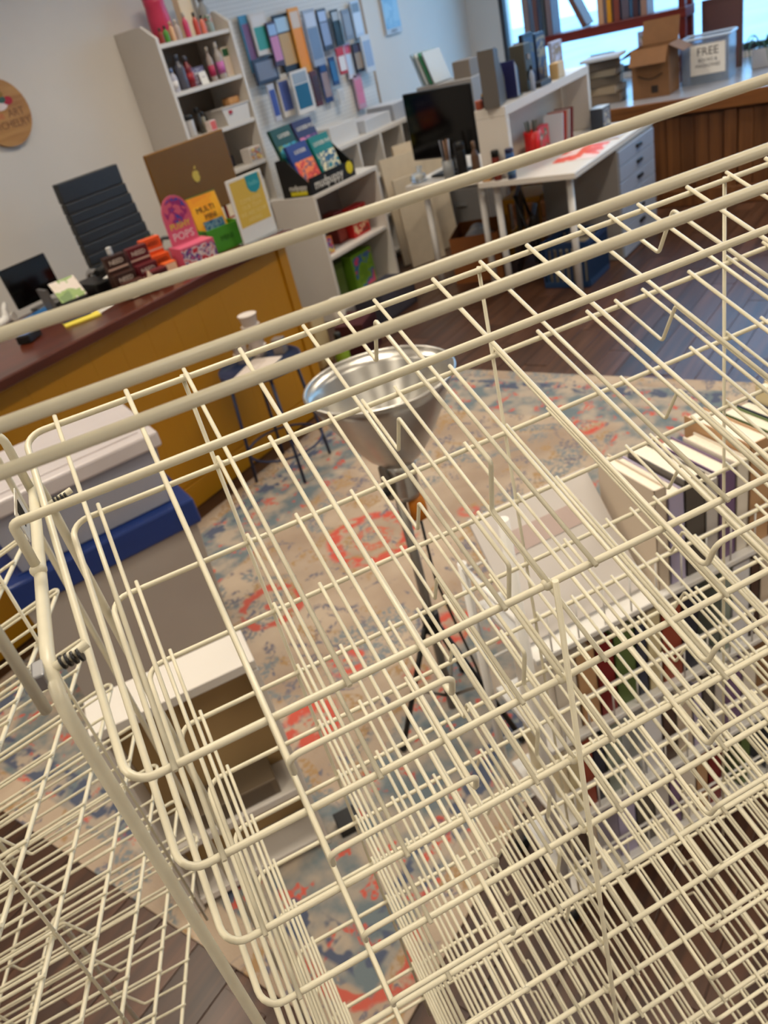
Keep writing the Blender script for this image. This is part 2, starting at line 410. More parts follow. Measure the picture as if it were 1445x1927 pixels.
# ------------------------------------------------------------------ the wire display rack
P = 0.25                                     # one pocket bay
A_, B_, YBK, ZBK, DZ = 0.11983, 0.32566, 1.02369, 0.39827, 0.29696
RC = Vector((0.315844, -1.251714, 1.144719))  # lens in rack units
RA = math.radians(-32)
ro = Matrix.Rotation(RA, 3, 'Z') @ Vector((-RC.x * P, -RC.y * P, 0))
Z0 = H - RC.z * P                            # height of the top front bar
rack = thing('wire_display_rack', 'cream wire display rack of close sloping shelf tiers with pocket lips', 'display rack', (ro.x, ro.y, 0), RA)
def rk(x, y, z): return Vector((x * P, y * P, z * P + Z0))
slope = Vector((0, -YBK, -ZBK)).normalized(); norm = Vector((0, -ZBK, YBK)).normalized()
BK = Vector((0, YBK, ZBK)); SL = math.hypot(YBK, ZBK)
R_BAR, R_RUNG, R_POST, R_HEAD = 0.0092, 0.0062, 0.0138, 0.0104
def sp(x, t, h=0.0):                         # point on the shelf: t forward from the back bar, h above
    return (Vector((x, 0, 0)) + BK + slope * t + norm * h) * P
def make_tier(parent, n, per, loc, rz):
    W = n * per; e = 0.026
    fr = MB().tube([sp(e, 0), sp(W - e, 0), sp(W - e, SL), sp(e, SL)], R_BAR * P, 10, 0.055 * P, True, 6)
    for i in range(1, n): fr.sphere(sp(i * per, SL, 0.002), 0.0155 * P)
    for i in range(n): fr.sphere(sp((i + 0.5) * per, 0, 0.003), 0.0125 * P)
    tier = fr.build('shelf_tier', M_RACK, parent, loc, (0, 0, rz))
    hh = R_BAR + R_RUNG * 0.55
    short = MB().tube([sp(0, -0.024, hh), sp(0, SL + 0.018, hh)], R_RUNG * P, 8).mesh('rung', M_RACK)
    wd_ = (0.5 - B_) * 2 * per
    pk = MB().tube([sp(0, -0.022, hh), sp(0, 1.238, hh), sp(0, 1.238, 0.105), sp(wd_, 1.238, 0.105), sp(wd_, 1.238, hh), sp(wd_, -0.022, hh)],
                   R_RUNG * 1.12 * P, 8, 0.026 * P, False, 4).mesh('pocket_wire', M_RACK)
    dv = MB().tube([sp(0, -0.022, hh), sp(0, 0.236, hh), sp(0, 0.252, 0.168), sp(0, 0.845, 0.168), sp(0, 0.862, hh), sp(0, SL + 0.004, hh)],
                   R_RUNG * P, 8, 0.012 * P, False, 4).mesh('divider_wire', M_RACK)
    o0 = sp(0, 0) * 0
    for i in range(n):
        for x in (A_, 0.5, 1 - A_): link('rung', short, tier, ((i + x) * per * P, 0, 0))
        link('pocket_wire', pk, tier, ((i + B_) * per * P, 0, 0))
        if i: link('divider_wire', dv, tier, (i * per * P, 0, 0))
    return tier
def copy_tier(src, loc):
    c = src.copy(); COL.objects.link(c); c.location = loc
    for ch in src.children:
        d = ch.copy(); COL.objects.link(d); d.parent = c
NT = 13
t0 = make_tier(rack, 3, 1.0, (0, 0, Z0), 0)
for k in range(1, NT): copy_tier(t0, (0, 0, Z0 - k * DZ * P))
zb = 0.10                                     # base rail height (m)
def side_frame(x):
    f = MB().tube([(x * P, 0, 0.055), (x * P, 0, Z0 + 0.295 * P), (x * P, 1.035 * P, Z0 + 0.295 * P), (x * P, 1.035 * P, 0.055)], R_POST * P, 12, 0.11 * P, False, 7)
    return f.build('side_frame', M_RACK, rack)
side_frame(0.0); side_frame(3.0)
zlo = Z0 - (NT - 1) * DZ * P
for x in (1, 2):
    MB().tube([(x * P + 0.003, -0.018 * P, Z0 + 0.004), (x * P + 0.003, -0.018 * P, zlo - 0.05)], 0.0078 * P, 8).build('front_upright', M_RACK, rack)
for x in (0.5, 1.5, 2.5):
    MB().tube([(x * P - 0.003, (YBK + 0.012) * P, Z0 + (ZBK + 0.008) * P), (x * P - 0.003, (YBK + 0.012) * P, zlo + ZBK * P - 0.05)], 0.0066 * P, 8).build('back_upright', M_RACK, rack)
# rail across the side frames, with short legs
rl = MB().tube([rk(0, 0.42, 0.30), rk(0, 0.42, 0.428), rk(3, 0.42, 0.428), rk(3, 0.42, 0.30)], 0.0112 * P, 10, 0.012 * P, False, 4)
for x in (0, 3): rl.sphere(rk(x, 0.42, 0.305), 0.019 * P)
rl.build('support_rail', M_RACK, rack)
MB().tube([rk(-0.005, 0.89, 0.29), rk(-0.005, 0.89, 0.47), rk(-0.12, 0.95, 0.50)], 0.0115 * P, 10, 0.04 * P).build('support_stub', M_RACK, rack)
# header frame: three horizontal bars carried by a post at each end
hf = rack; YH = -0.05
for x in (-0.012, 3.012): MB().tube([rk(x, YH, 0.285), rk(x, YH, 0.92)], R_HEAD * P, 12).build('header_post', M_RACK, rack)
for el, r in ((-0.2065, 0.0100), (-0.3050, 0.0112), (-0.3605, 0.0112)):
    z = RC.z + el * (YH - RC.y)
    MB().tube([rk(-0.012, YH, z), rk(3.012, YH, z)], r * P, 14).build('header_bar', M_RACK, hf)
# joint clips with spring screws where the two sections meet
for (y, z) in ((0.06, 0.285), (0.98, 0.20)):
    c = MB().box(rk(-0.018, y, z), (0.0058, 0.013, 0.009), 0.001)
    c.tube([rk(-0.05, y, z), rk(0.0, y, z)], 0.0022, 8)
    cl = c.build('joint_clip', mat('zinc_plate', (176, 176, 178), 0.35, 0.8, noise=0.1), rack)
    MB().tube([rk(0.0, y, z), rk(0.075, y + 0.02, z + 0.012)], 0.0024, 8).build('screw', M_RACK, cl)
    sg = MB()
    for k in range(4): sg.tube([rk(0.022 + 0.011 * k, y + 0.006, z + 0.003), rk(0.027 + 0.011 * k, y + 0.006, z + 0.004)], 0.0036, 10)
    sg.build('spring', mat('dark_steel', (60, 60, 62), 0.4, 0.9), cl)
# barcode tag hanging on the side frame
tg = MB().box(rk(-0.05, 0.86, 0.255), (0.0008, 0.044, 0.022), 0.0003).build('barcode_tag', M_PAPER, rack)
tag(tg, 'small white tag printed with a black barcode')
bc = MB()
for k in range(11): bc.box(rk(-0.0475, 0.815 + 0.0075 * k, 0.262), (0.0004, 0.0006 + 0.0005 * (k * 7 % 3), 0.012))
for k in range(11): bc.box(rk(-0.0525, 0.815 + 0.0075 * k, 0.262), (0.0004, 0.0006 + 0.0005 * (k * 7 % 3), 0.012))
bc.build('barcode', M_BLACK, tg)
# second section of the rack, joined at an angle on the left side
PER2 = 0.872
ex = Vector((-0.280, -0.960, 0)); ey = Vector((0.960, -0.280, 0)); PHI = math.atan2(ex.y, ex.x)
far = Vector((-0.372, 1.682, 0)); O2 = far - ex * (0.5 * PER2) - ey * (YBK + 0.012)
ZS2 = -0.345 - ZBK + 2 * DZ                  # front height of its top tier
NT2 = 10
t2 = make_tier(rack, 3, PER2, (O2.x * P, O2.y * P, Z0 + ZS2 * P), PHI)
for k in range(1, NT2): copy_tier(t2, (O2.x * P, O2.y * P, Z0 + (ZS2 - k * DZ) * P))
def q2(x, y, z): v = O2 + ex * x + ey * y; return Vector((v.x * P, v.y * P, Z0 + z * P))
for x in (0.5, 1.5, 2.5):
    z1 = ZS2 + ZBK
    MB().tube([q2(x * PER2, YBK + 0.012, z1), q2(x * PER2, YBK + 0.012, z1 - (NT2 - 1) * DZ - 0.2)], 0.0070 * P, 8).build('back_upright', M_RACK, rack)
for x in (1, 2):
    MB().tube([q2(x * PER2, -0.018, ZS2), q2(x * PER2, -0.018, ZS2 - (NT2 - 1) * DZ - 0.2)], 0.0074 * P, 8).build('front_upright', M_RACK, rack)
for x in (0, 3):
    zl = (0.055 - Z0) / P
    MB().tube([q2(x * PER2, 0, zl), q2(x * PER2, 0, ZS2 + 0.25), q2(x * PER2, YBK + 0.02, ZS2 + 0.25), q2(x * PER2, YBK + 0.02, zl)], R_POST * P, 12, 0.11 * P, False, 7).build('side_frame', M_RACK, rack)
# base rails and casters
zr = (zb - Z0) / P
bs = MB().tube([rk(0, 0, zr), rk(3, 0, zr), rk(3, 1.035, zr), rk(0, 1.035, zr)], R_POST * P, 10, 0.05 * P, True)
bs.build('base_rail', M_RACK, rack)
bs = MB().tube([q2(0, 0, zr), q2(3 * PER2, 0, zr), q2(3 * PER2, YBK + 0.02, zr), q2(0, YBK + 0.02, zr)], R_POST * P, 10, 0.05 * P, True)
bs.build('base_rail', M_RACK, rack)
MB().tube([rk(0, 0.9, zr), q2(0.6, YBK + 0.02, zr)], 0.012 * P, 8).build('tie_bar', M_RACK, rack)
MB().tube([rk(0, 0.2, zr), q2(1.8, YBK + 0.02, zr)], 0.012 * P, 8).build('tie_bar', M_RACK, rack)
cst = MB(); cst.tube([(-0.008, 0, 0.0205), (0.008, 0, 0.0205)], 0.0205, 14); cst.box((0, 0, 0.046), (0.03, 0.012, 0.022), 0.003)
cme = cst.mesh('caster', M_BLACK)
R2 = Matrix.Rotation(RA, 3, 'Z')
for p in [rk(x, y, 0) for x in (0, 3) for y in (0, 1.035)] + [q2(x * PER2, y, 0) for x in (0, 3) for y in (0, YBK + 0.02)]:
    wpt = R2 @ Vector((p.x, p.y, 0)) + rack.location
    on = RUG[0] < wpt.x < RUG[1] and RUG[2] < wpt.y < RUG[3]
    link('caster', cme, rack, (p.x, p.y, RZ if on else 0.0005))

# ------------------------------------------------------------------ generic small things
def bottle(name, label, cat, p, h, r, body, cap, group=None, band=None, shape='bottle', trans=False):
    t = thing(name, label, cat, p, 0, group)
    bmat = mat('clear_%d_%d_%d' % body, body, 0.15, trans=0.6) if trans else col(body, 0.3)
    if shape == 'tube': prof = [(r, 0), (r, h * 0.86), (r * 0.9, h * 0.88)]
    elif shape == 'jar': prof = [(r * 0.95, 0), (r, 0.01), (r, h * 0.74), (r * 0.9, h * 0.8)]
    else: prof = [(r * 0.94, 0), (r, 0.006), (r, h * 0.58), (r * 0.85, h * 0.66), (r * 0.42, h * 0.76), (r * 0.42, h * 0.84)]
    MB().lathe(prof, 16).build('body', bmat, t)
    z0 = prof[-1][1]
    MB().lathe([(prof[-1][0] * 1.12, z0 - 0.004), (prof[-1][0] * 1.12, h * 0.97), (prof[-1][0] * 0.9, h)], 14).build('cap', col(cap, 0.35), t)
    if band: MB().lathe([(r * 1.015, h * 0.14), (r * 1.015, h * 0.46)], 16).build('wrap_label', band if not isinstance(band, tuple) else col(band), t)
    return t
def carton(name, label, cat, p, d, rz, body, front=None, group=None, fcol=None, top=None):
    t = thing(name, label, cat, p, rz, group)
    MB().box((0, 0, d[2] / 2), d, 0.002).build('box', col(body) if isinstance(body, tuple) else body, t)
    if front: MB().box((0, -d[1] / 2 - 0.0006, d[2] * (0.5 if fcol is None else 0.35)), (d[0] * 0.86, 0.0012, d[2] * (0.84 if fcol is None else 0.6))).build('front_print', col(front) if isinstance(front, tuple) else front, t)
    if fcol: MB().box((0, -d[1] / 2 - 0.0006, d[2] * 0.82), (d[0] * 0.86, 0.0012, d[2] * 0.26)).build('title_band', col(fcol), t)
    if top: MB().box((0, 0, d[2] + 0.001), (d[0] * 0.98, d[1] * 0.98, 0.002)).build('lid', col(top), t)
    return t
def book(label, p, d, rz, cover, group=None, tilt=0.0, parent=None, pages=(238, 230, 214)):
    """upright book: d = (thickness x, depth y, height z), spine towards -y"""
    t = thing('book', label, 'book', p, 0, group, rot=(0, tilt, rz))
    th, dp, ht = d; ct = min(0.0025, th * 0.12)
    c = MB(); c.box((-th / 2 + ct / 2, 0, ht / 2), (ct, dp, ht)); c.box((th / 2 - ct / 2, 0, ht / 2), (ct, dp, ht)); c.box((0, -dp / 2 + ct / 2, ht / 2), (th, ct, ht))
    c.build('cover', col(cover, 0.4) if isinstance(cover, tuple) else cover, t)
    MB().box((0, ct / 2, ht / 2), (th - 2 * ct, dp - 2 * ct - 0.003, ht - 0.008)).build('page_block', mat('page_edges', pages, 0.85, noise=0.05, scale=200), t)
    return t
TEAL, NAVY, CREAM, PINK, REDC = (30, 140, 148), (34, 42, 84), (228, 216, 190), (214, 84, 112), (190, 40, 36)

# ------------------------------------------------------------------ counter
CY0, CY1, CX0, CX1, CZ = 2.76, 3.50, -1.6, 2.96, 0.95
ct = thing('sales_counter', 'long yellow sales counter with a reddish wooden top', 'counter', (CX1, CY0, 0))
L = CX1 - CX0
wtop = wood('mahogany_top', (62, 26, 14), (94, 42, 24), (1.4, 20, 20), 0.28, 0.05, 0.2)
MB().box((-L / 2, (CY1 - CY0) / 2, CZ - 0.02), (L, CY1 - CY0, 0.04), 0.006).build('top', wtop, ct)
yel = mat('yellow_paint', (170, 116, 0), 0.5, noise=0.04, scale=3)
bd = MB().box((0, 0, 0), (0.1496, 0.018, CZ - 0.16), 0.0006).mesh('panel_board', yel)
for k in range(int((L - 0.1) / 0.15)):
    link('panel_board', bd, ct, (-0.135 - 0.15 * k, 0.085, (CZ - 0.04) / 2 + 0.06))
MB().box((-0.05, 0.08, (CZ - 0.04) / 2), (0.06, 0.03, CZ - 0.04), 0.004).build('corner_post', yel, ct)
MB().box((-L / 2, 0.079, 0.06), (L - 0.06, 0.03, 0.115), 0.004).build('kickboard', yel, ct)
MB().box((-0.035, 0.39, (CZ - 0.04) / 2), (0.03, 0.6, CZ - 0.04), 0.003).build('end_panel', yel, ct)
MB().box((-L + 0.035, 0.39, (CZ - 0.04) / 2), (0.03, 0.6, CZ - 0.04), 0.003).build('end_panel', yel, ct)
cz = CZ + 0.0006

# computer seen from behind
gold = mat('gold_aluminium', (122, 80, 4), 0.45, 0.2, noise=0.02)
ic = thing('desktop_computer', 'gold desktop computer seen from behind on the wooden counter', 'computer', (2.875, 3.22, cz))
MB().box((0, 0, 0.30), (0.535, 0.014, 0.34), 0.006).build('display_back', gold, ic)
MB().box((0, 0.009, 0.30), (0.52, 0.004, 0.325)).build('screen', M_GLOSSBLK, ic)
MB().box((0, 0.02, 0.13), (0.13, 0.008, 0.24), 0.002).build('stand', gold, ic)
MB().box((0, 0.03, 0.004), (0.14, 0.15, 0.007), 0.002).build('foot', gold, ic)
ap = []
for k in range(40):
    a = 2 * PI * k / 40; x = math.sin(a); z = math.cos(a)
    r = 1.0 - 0.16 * math.exp(-((a if a < PI else a - 2 * PI) / 0.28) ** 2) - 0.07 * math.exp(-((a - PI) / 0.25) ** 2)
    px_, pz_ = x * r * (0.93 if z > 0 else 0.93 - 0.14 * (-z)), z * r
    dx, dz = px_ - 1.12, pz_ - 0.12
    dd = math.hypot(dx, dz)
    if dd < 0.42: px_, pz_ = 1.12 + dx / dd * 0.42, 0.12 + dz / dd * 0.42
    ap.append((px_ * 0.026, 0.31 + pz_ * 0.028))
logo = MB().prism(ap, -0.0085, -0.0068)
lf_ = [(0.002 + 0.010 * math.sin(k / 8 * PI) * s_ , 0) for k in range(9) for s_ in (1,)]
logo.prism([(0.0, 0.341), (0.010, 0.345), (0.0125, 0.357), (0.003, 0.353)], -0.0085, -0.0068)
tag(logo.build('logo', mat('pale_gold_mark', (222, 184, 70), 0.3, 0.3), ic), 'pale gold apple shaped emblem')

# black chair behind the counter
ch = thing('office_chair', 'tall black office chair with a ribbed leather back behind the counter', 'chair', (2.80, 3.93, 0), 0.0)
back = MB()
def cbx(w, z0, z1, y0, bend): 
    return None
for k in range(9):
    z = 0.86 + 0.0535 * k; w = 0.46 - 0.006 * k
    MB().box((0, -0.02 + 0.012 * k * 0.6, z + (0.024 if k == 8 else 0)), (w, 0.045, 0.053 if k < 8 else 0.10), 0.006).build('back_rib', M_LEATHER, ch)
MB().box((0, 0.04, 1.06), (0.40, 0.02, 0.46), 0.008).build('back_shell', M_BLACK, ch)
MB().box((0, -0.20, 0.72), (0.48, 0.46, 0.07), 0.03).build('seat', M_LEATHER, ch)
for s_ in (-1, 1):
    MB().tube([(s_ * 0.26, -0.02, 0.72), (s_ * 0.27, -0.02, 0.93), (s_ * 0.27, -0.3, 0.93), (s_ * 0.26, -0.3, 0.72)], 0.013, 8, 0.05).build('armrest', M_CHROME, ch)
MB().tube([(0, -0.18, 0.12), (0, -0.18, 0.69)], 0.025, 12).build('gas_lift', M_CHROME, ch)
MB().tube([(0.2 * math.cos(2 * PI * k / 20), -0.18 + 0.2 * math.sin(2 * PI * k / 20), 0.3) for k in range(20)], 0.01, 8, 0, True).build('foot_ring', M_CHROME, ch)
for k in range(5):
    a = 2 * PI * k / 5 + 0.3
    lg = MB().tube([(0, -0.18, 0.12), (0.27 * math.cos(a), -0.18 + 0.27 * math.sin(a), 0.075)], [0.025, 0.015], 8).build('base_leg', M_CHROME, ch)
    MB().sphere((0.27 * math.cos(a), -0.18 + 0.27 * math.sin(a), 0.0302), 0.03).build('caster', M_BLACK, lg)

# things standing on the counter
yz = at_z
# pink sweets display
t = thing('sweet_display_box', 'pink cardboard sweet display with a rounded header on the counter', 'display box', (2.475, 2.93, cz), -0.30); t.scale = (1.12, 1.12, 1.12)
pinkm = col((206, 92, 120))
MB().box((0, 0.02, 0.045), (0.155, 0.11, 0.09), 0.002).build('tray', pinkm, t)
MB().box((0, -0.0355, 0.045), (0.15, 0.002, 0.07)).build('tray_print', patch('sweet_print', [(206, 92, 120), (90, 60, 130), (220, 200, 200), (190, 40, 60)], 30), t)
hp = [(-0.062, 0.085), (0.062, 0.085), (0.062, 0.20)] + [(0.062 * math.cos(a * PI / 10), 0.20 + 0.075 * math.sin(a * PI / 10)) for a in range(1, 10)] + [(-0.062, 0.20)]
hdr = MB().prism(hp, 0.062, 0.068).build('header_card', pinkm, t)
MB().prism([(0.05 * math.cos(k * PI / 8), 0.215 + 0.05 * math.sin(k * PI / 8)) for k in range(16)], 0.0605, 0.062).build('header_picture', patch('pop_print', [(196, 40, 40), (60, 70, 160), (150, 40, 110), (206, 92, 120)], 22), hdr)
text('header_text', 'PUSHY', 0.034, col((214, 206, 60)), hdr, (0, 0.061, 0.158), sx=0.9)
text('header_text', 'POPS', 0.042, col((220, 210, 210)), hdr, (0, 0.061, 0.118))
text('tray_text', 'POPS', 0.03, col((225, 215, 215)), t, (0.03, -0.037, 0.05))
# yellow box in green basket
t = thing('game_box', 'bright yellow and orange game box leaning in a green basket', 'box', (2.72, 3.035, cz + 0.022), 0, None, rot=(-0.20, 0, -0.25))
MB().box((0, 0, 0.115), (0.16, 0.035, 0.23), 0.003).build('box', patch('orange_print', [(236, 150, 30), (240, 160, 30), (244, 176, 36), (246, 190, 50)], 6), t)
MB().box((0, 0, 0.2315), (0.16, 0.036, 0.003)).build('lid_edge', col((60, 130, 50)), t)
MB().box((0.01, -0.0185, 0.065), (0.11, 0.002, 0.09)).build('picture', patch('blue_pic', [(30, 70, 110), (50, 110, 150), (120, 150, 170), (30, 80, 130)], 25), t)
text('title', 'MULTI', 0.036, col((50, 40, 30)), t, (-0.005, -0.0185, 0.165)); text('title', 'MINI', 0.032, col((60, 50, 40)), t, (0.01, -0.0185, 0.130))
t = thing('basket', 'small green plastic basket beside the pink sweet display', 'basket', (2.72, 3.02, cz), -0.25)
gm = mat('green_plastic', (70, 150, 40), 0.35, noise=0.05)
b_ = MB(); b_.box((0, 0, 0.006), (0.185, 0.15, 0.012), 0.002)
b_.build('base', gm, t)
for s_ in (-1, 1):
    MB().box((s_ * 0.0935, 0, 0.055), (0.004, 0.155, 0.11), 0.001).build('side', gm, t)
    MB().box((0, s_ * 0.0765, 0.055 if s_ < 0 else 0.075), (0.185, 0.004, 0.11 if s_ < 0 else 0.15), 0.001).build('side', gm, t)
text('basket_print', 'MINI', 0.035, col((30, 90, 20)), t, (0, -0.0795, 0.055))
# orange and brown card boxes
def card_stack(label, p, rz, c, word, n=2, extra=None):
    t = thing('card_display', label, 'display box', p, rz)
    for k in range(n):
        b = MB().box((0, 0.045 * k, 0.05 + 0.035 * k), (0.095, 0.04, 0.10 + 0.07 * k), 0.002).build('pocket', col(c), t)
        MB().box((0, 0.045 * k - 0.0206, 0.1 + 0.07 * k - 0.052), (0.093, 0.0012, 0.007)).build('edge_strip', col((208, 170, 150)), b)
        text('word', word, 0.026, col((226, 206, 190)) if c[1] < 60 else col((110, 40, 10)), b, (0, 0.045 * k - 0.0212, 0.1 + 0.07 * k - 0.026))
    return t
card_stack('dark brown stepped card display printed with pale lettering', (2.105, 2.995, cz), -0.30, (54, 26, 18), 'NEED')
card_stack('dark red stepped card display printed with pale lettering', (2.216, 2.975, cz), -0.30, (92, 18, 26), 'NEED')
card_stack('bright orange stepped card display beside the pink sweets', (2.335, 3.02, cz), -0.30, (226, 84, 24), 'NEED')
t = bottle('bell_ornament', 'small shiny round silver knob on the brown card display', 'ornament', (2.115, 3.04, cz + 0.1706), 0.035, 0.012, (190, 190, 190), (200, 200, 200), shape='jar')
carton('card_box', 'low brown box of folded cards before the brown display', 'box', (2.085, 2.925, cz), (0.09, 0.05, 0.07), -0.3, (70, 34, 24), patch('cream_star', [(70, 34, 24), (226, 206, 176), (226, 206, 176), (70, 34, 24)], 18))
carton('card_box', 'low dark red box of folded cards before the red display', 'box', (2.205, 2.905, cz), (0.09, 0.05, 0.075), -0.3, (100, 24, 30), (70, 16, 20))
carton('card_box', 'low peach and orange box before the orange display', 'box', (2.315, 2.945, cz), (0.06, 0.045, 0.07), -0.3, (226, 100, 40), (240, 196, 160))
MB_w = MB()
star = thing('paper_star', 'cream paper star leaning on the brown and red card boxes', 'ornament', (2.145, 2.875, cz), -0.3)
MB().prism([(0.045 * (1 if k % 2 == 0 else 0.45) * math.sin(k * PI / 5), 0.045 + 0.045 * (1 if k % 2 == 0 else 0.45) * math.cos(k * PI / 5)) for k in range(10)], -0.006, 0.006).build('star', col((236, 218, 190)), star)
# clear stand with yellow notice
t = thing('notice_stand', 'upright notice stand with a yellow sheet and teal shield on the counter', 'sign', (2.845, 2.872, cz), -0.08, None)
sl = MB().box((0, 0, 0.145), (0.225, 0.008, 0.29), 0.001).build('sheet', M_PAPER, t)
MB().box((0, -0.0045, 0.175), (0.195, 0.001, 0.205)).build('yellow_panel', col((222, 184, 70)), sl)
sh = [(-0.042, 0.282), (0.042, 0.282), (0.042, 0.232), (0.03, 0.212), (0.0, 0.2), (-0.03, 0.212), (-0.042, 0.232)]
MB().prism([(x + 0.045, z) for x, z in sh], -0.0066, -0.0052).build('teal_shield', col((40, 150, 160)), sl)
text('shield_text', 'hello', 0.03, col((120, 200, 200)), sl, (0.045, -0.0068, 0.245))
for k, s_ in enumerate(('COME JOIN', 'OUR TEAM', 'WE ARE NOW', 'HIRING')): text('notice_text', s_, 0.026, col((238, 214, 130)), sl, (0.0, -0.0054, 0.182 - 0.029 * k))
MB().box((0, 0.0, 0.003), (0.225, 0.09, 0.005), 0.001).build('foot', mat('clear_acrylic', (236, 240, 240), 0.05, trans=0.9), t)
# little plant behind the sweets
t = thing('potted_plant', 'small leafy plant in a pale pot behind the pink sweets', 'plant', (2.43, 3.25, cz))
MB().lathe([(0.03, 0), (0.04, 0.06), (0.036, 0.06)], 16).build('pot', col((200, 190, 176)), t)
for k in range(7):
    a = k * 2.4
    MB().prism([(0, 0.06), (0.018, 0.10), (0.012, 0.15), (0, 0.175), (-0.012, 0.15), (-0.018, 0.10)], -0.0008, 0.0008).build('leaf', col((50, 84, 48)), t, (0.014 * math.cos(a), 0.014 * math.sin(a), -0.01), (0.5 * math.sin(a), 0.5 * math.cos(a), a))
# till, tablet etc.
t = thing('tablet_till', 'black tablet screen on a grey swivel stand on the counter', 'tablet', (1.95, 3.43, cz + 0.0), 0.05)
MB().box((0, 0.0, 0.13), (0.25, 0.010, 0.175), 0.005).build('tablet', M_GLOSSBLK, t, (0, 0, 0.0), (-0.12, 0, 0))
MB().tube([(0.04, 0.02, 0.01), (0.04, 0.03, 0.13)], 0.016, 10).build('stand', mat('grey_plastic', (90, 88, 88), 0.4), t)
MB().box((0.04, 0.02, 0.006), (0.14, 0.11, 0.011), 0.004).build('foot', mat('grey_plastic', (90, 88, 88), 0.4), t)
t = thing('card_holder', 'black sloping holder with a pale green and white card', 'card holder', (1.95, 3.22, cz), -0.2)
MB().box((0, 0.0, 0.02), (0.15, 0.10, 0.04), 0.006).build('base', M_BLACK, t)
MB().prism([(-0.09, 0.0), (-0.075, 0.0), (-0.085, 0.12), (-0.10, 0.12)], -0.045, 0.045).build('side_wing', mat('grey_plastic', (90, 88, 88), 0.4), t)
cdm = MB().box((0, 0, 0), (0.12, 0.003, 0.105), 0.001).build('card', patch('green_card', [(222, 210, 196), (226, 214, 204), (150, 176, 110), (120, 146, 96)], 11), t, (0.01, -0.01, 0.085), (-0.7, 0, 0))
t = thing('cash_drawer', 'black cash drawer under the tablet on the counter', 'cash drawer', (2.10, 3.22, cz), -0.1)
MB().box((0.02, -0.015, 0.035), (0.24, 0.2, 0.07), 0.006).build('body', M_BLACK, t, (0.05, 0.02, 0))
MB().box((0.09, -0.097, 0.035), (0.15, 0.004, 0.05), 0.002).build('drawer_front', mat('dark_grey', (34, 34, 36), 0.35), t)
t = thing('hand_scanner', 'black hand scanner lying on the cash drawer', 'scanner', (2.20, 3.25, cz + 0.0715), 0.45)
MB().tube([(-0.075, 0, 0.02), (0.03, 0, 0.022), (0.085, 0, 0.03)], [0.016, 0.018, 0.024], 12).build('handle', M_BLACK, t)
MB().box((0.09, 0, 0.026), (0.04, 0.062, 0.04), 0.01).build('head', M_BLACK, t)
t = thing('flyer', 'white flyer with a coloured corner lying on the drawer front', 'paper', (2.175, 3.165, cz + 0.0712), 0.45)
MB().box((0, 0, 0.0008), (0.11, 0.05, 0.0014)).build('sheet', M_PAPER, t); MB().box((0.035, 0, 0.0017), (0.03, 0.04, 0.0006)).build('picture', patch('flyer_pic', [(60, 90, 160), (220, 140, 90), (230, 220, 210), (90, 120, 180)], 40), t)
p = at_z(160, 602, cz)
t = thing('note_pad', 'yellow lined note pad lying at the counter edge', 'note pad', (p.x, p.y + 0.02, cz), -0.45)
MB().box((0, 0, 0.004), (0.15, 0.085, 0.008), 0.001).build('pad', col((236, 216, 84)), t)
t = thing('pen', 'dark blue pen lying on the yellow note pad', 'pen', (p.x - 0.01, p.y + 0.035, cz + 0.0085), -0.35)
MB().tube([(-0.06, 0, 0.004), (0.06, 0, 0.004)], 0.004, 8).build('barrel', col((30, 48, 84)), t); MB().tube([(0.06, 0, 0.004), (0.075, 0, 0.004)], [0.004, 0.001], 8).build('tip', M_CHROME, t)
p = at_z(190, 585, cz)
for k, (dx, dy, rz, lb) in enumerate(((0.0, 0.06, 0.2, 'loose white receipt beside the yellow note pad'), (0.20, 0.05, -0.2, 'white paper slip before the brown card display'))):
    t = thing('receipt', lb, 'paper', (p.x + dx, p.y + dy - 0.05, cz), rz); MB().box((0, 0, 0.0006), (0.12, 0.06, 0.001)).build('sheet', M_PAPER, t)
    MB().box((0, 0, 0.0012), (0.09, 0.03, 0.0003)).build('print', col((190, 186, 180)), t)
p = at_z(58, 640, cz)
t = thing('card_reader', 'small black card reader with a blue screen near the counter edge', 'card reader', (p.x, p.y, cz), 0.5)
MB().box((0, 0, 0.018), (0.10, 0.06, 0.035), 0.006).build('body', M_BLACK, t); MB().box((-0.015, 0, 0.036), (0.05, 0.04, 0.002)).build('screen', col((50, 110, 190), 0.2), t)
p = at_z(12, 612, cz)
t = thing('tape_dispenser', 'curved white tape dispenser on the counter by the tablet', 'tape dispenser', (p.x, p.y, cz), 0.3)
MB().tube([(-0.05, 0, 0.015), (0.02, 0, 0.02), (0.03, 0, 0.06), (0.05, 0, 0.085)], [0.02, 0.02, 0.013, 0.008], 10, 0.02).build('body', M_WMETAL, t)
MB().tube([(0.045, -0.02, 0.02), (0.045, 0.02, 0.02)], 0.02, 14).build('roll', M_PAPER, t)
t = thing('pen_tray', 'slim blue folder lying behind the tape dispenser', 'folder', (1.86, 3.33, cz), 0.3); MB().box((0, 0, 0.01), (0.16, 0.09, 0.018), 0.003).build('cover', col((20, 92, 150)), t); MB().box((0.003, 0, 0.01), (0.155, 0.092, 0.010)).build('sheets', M_PAPER, t)

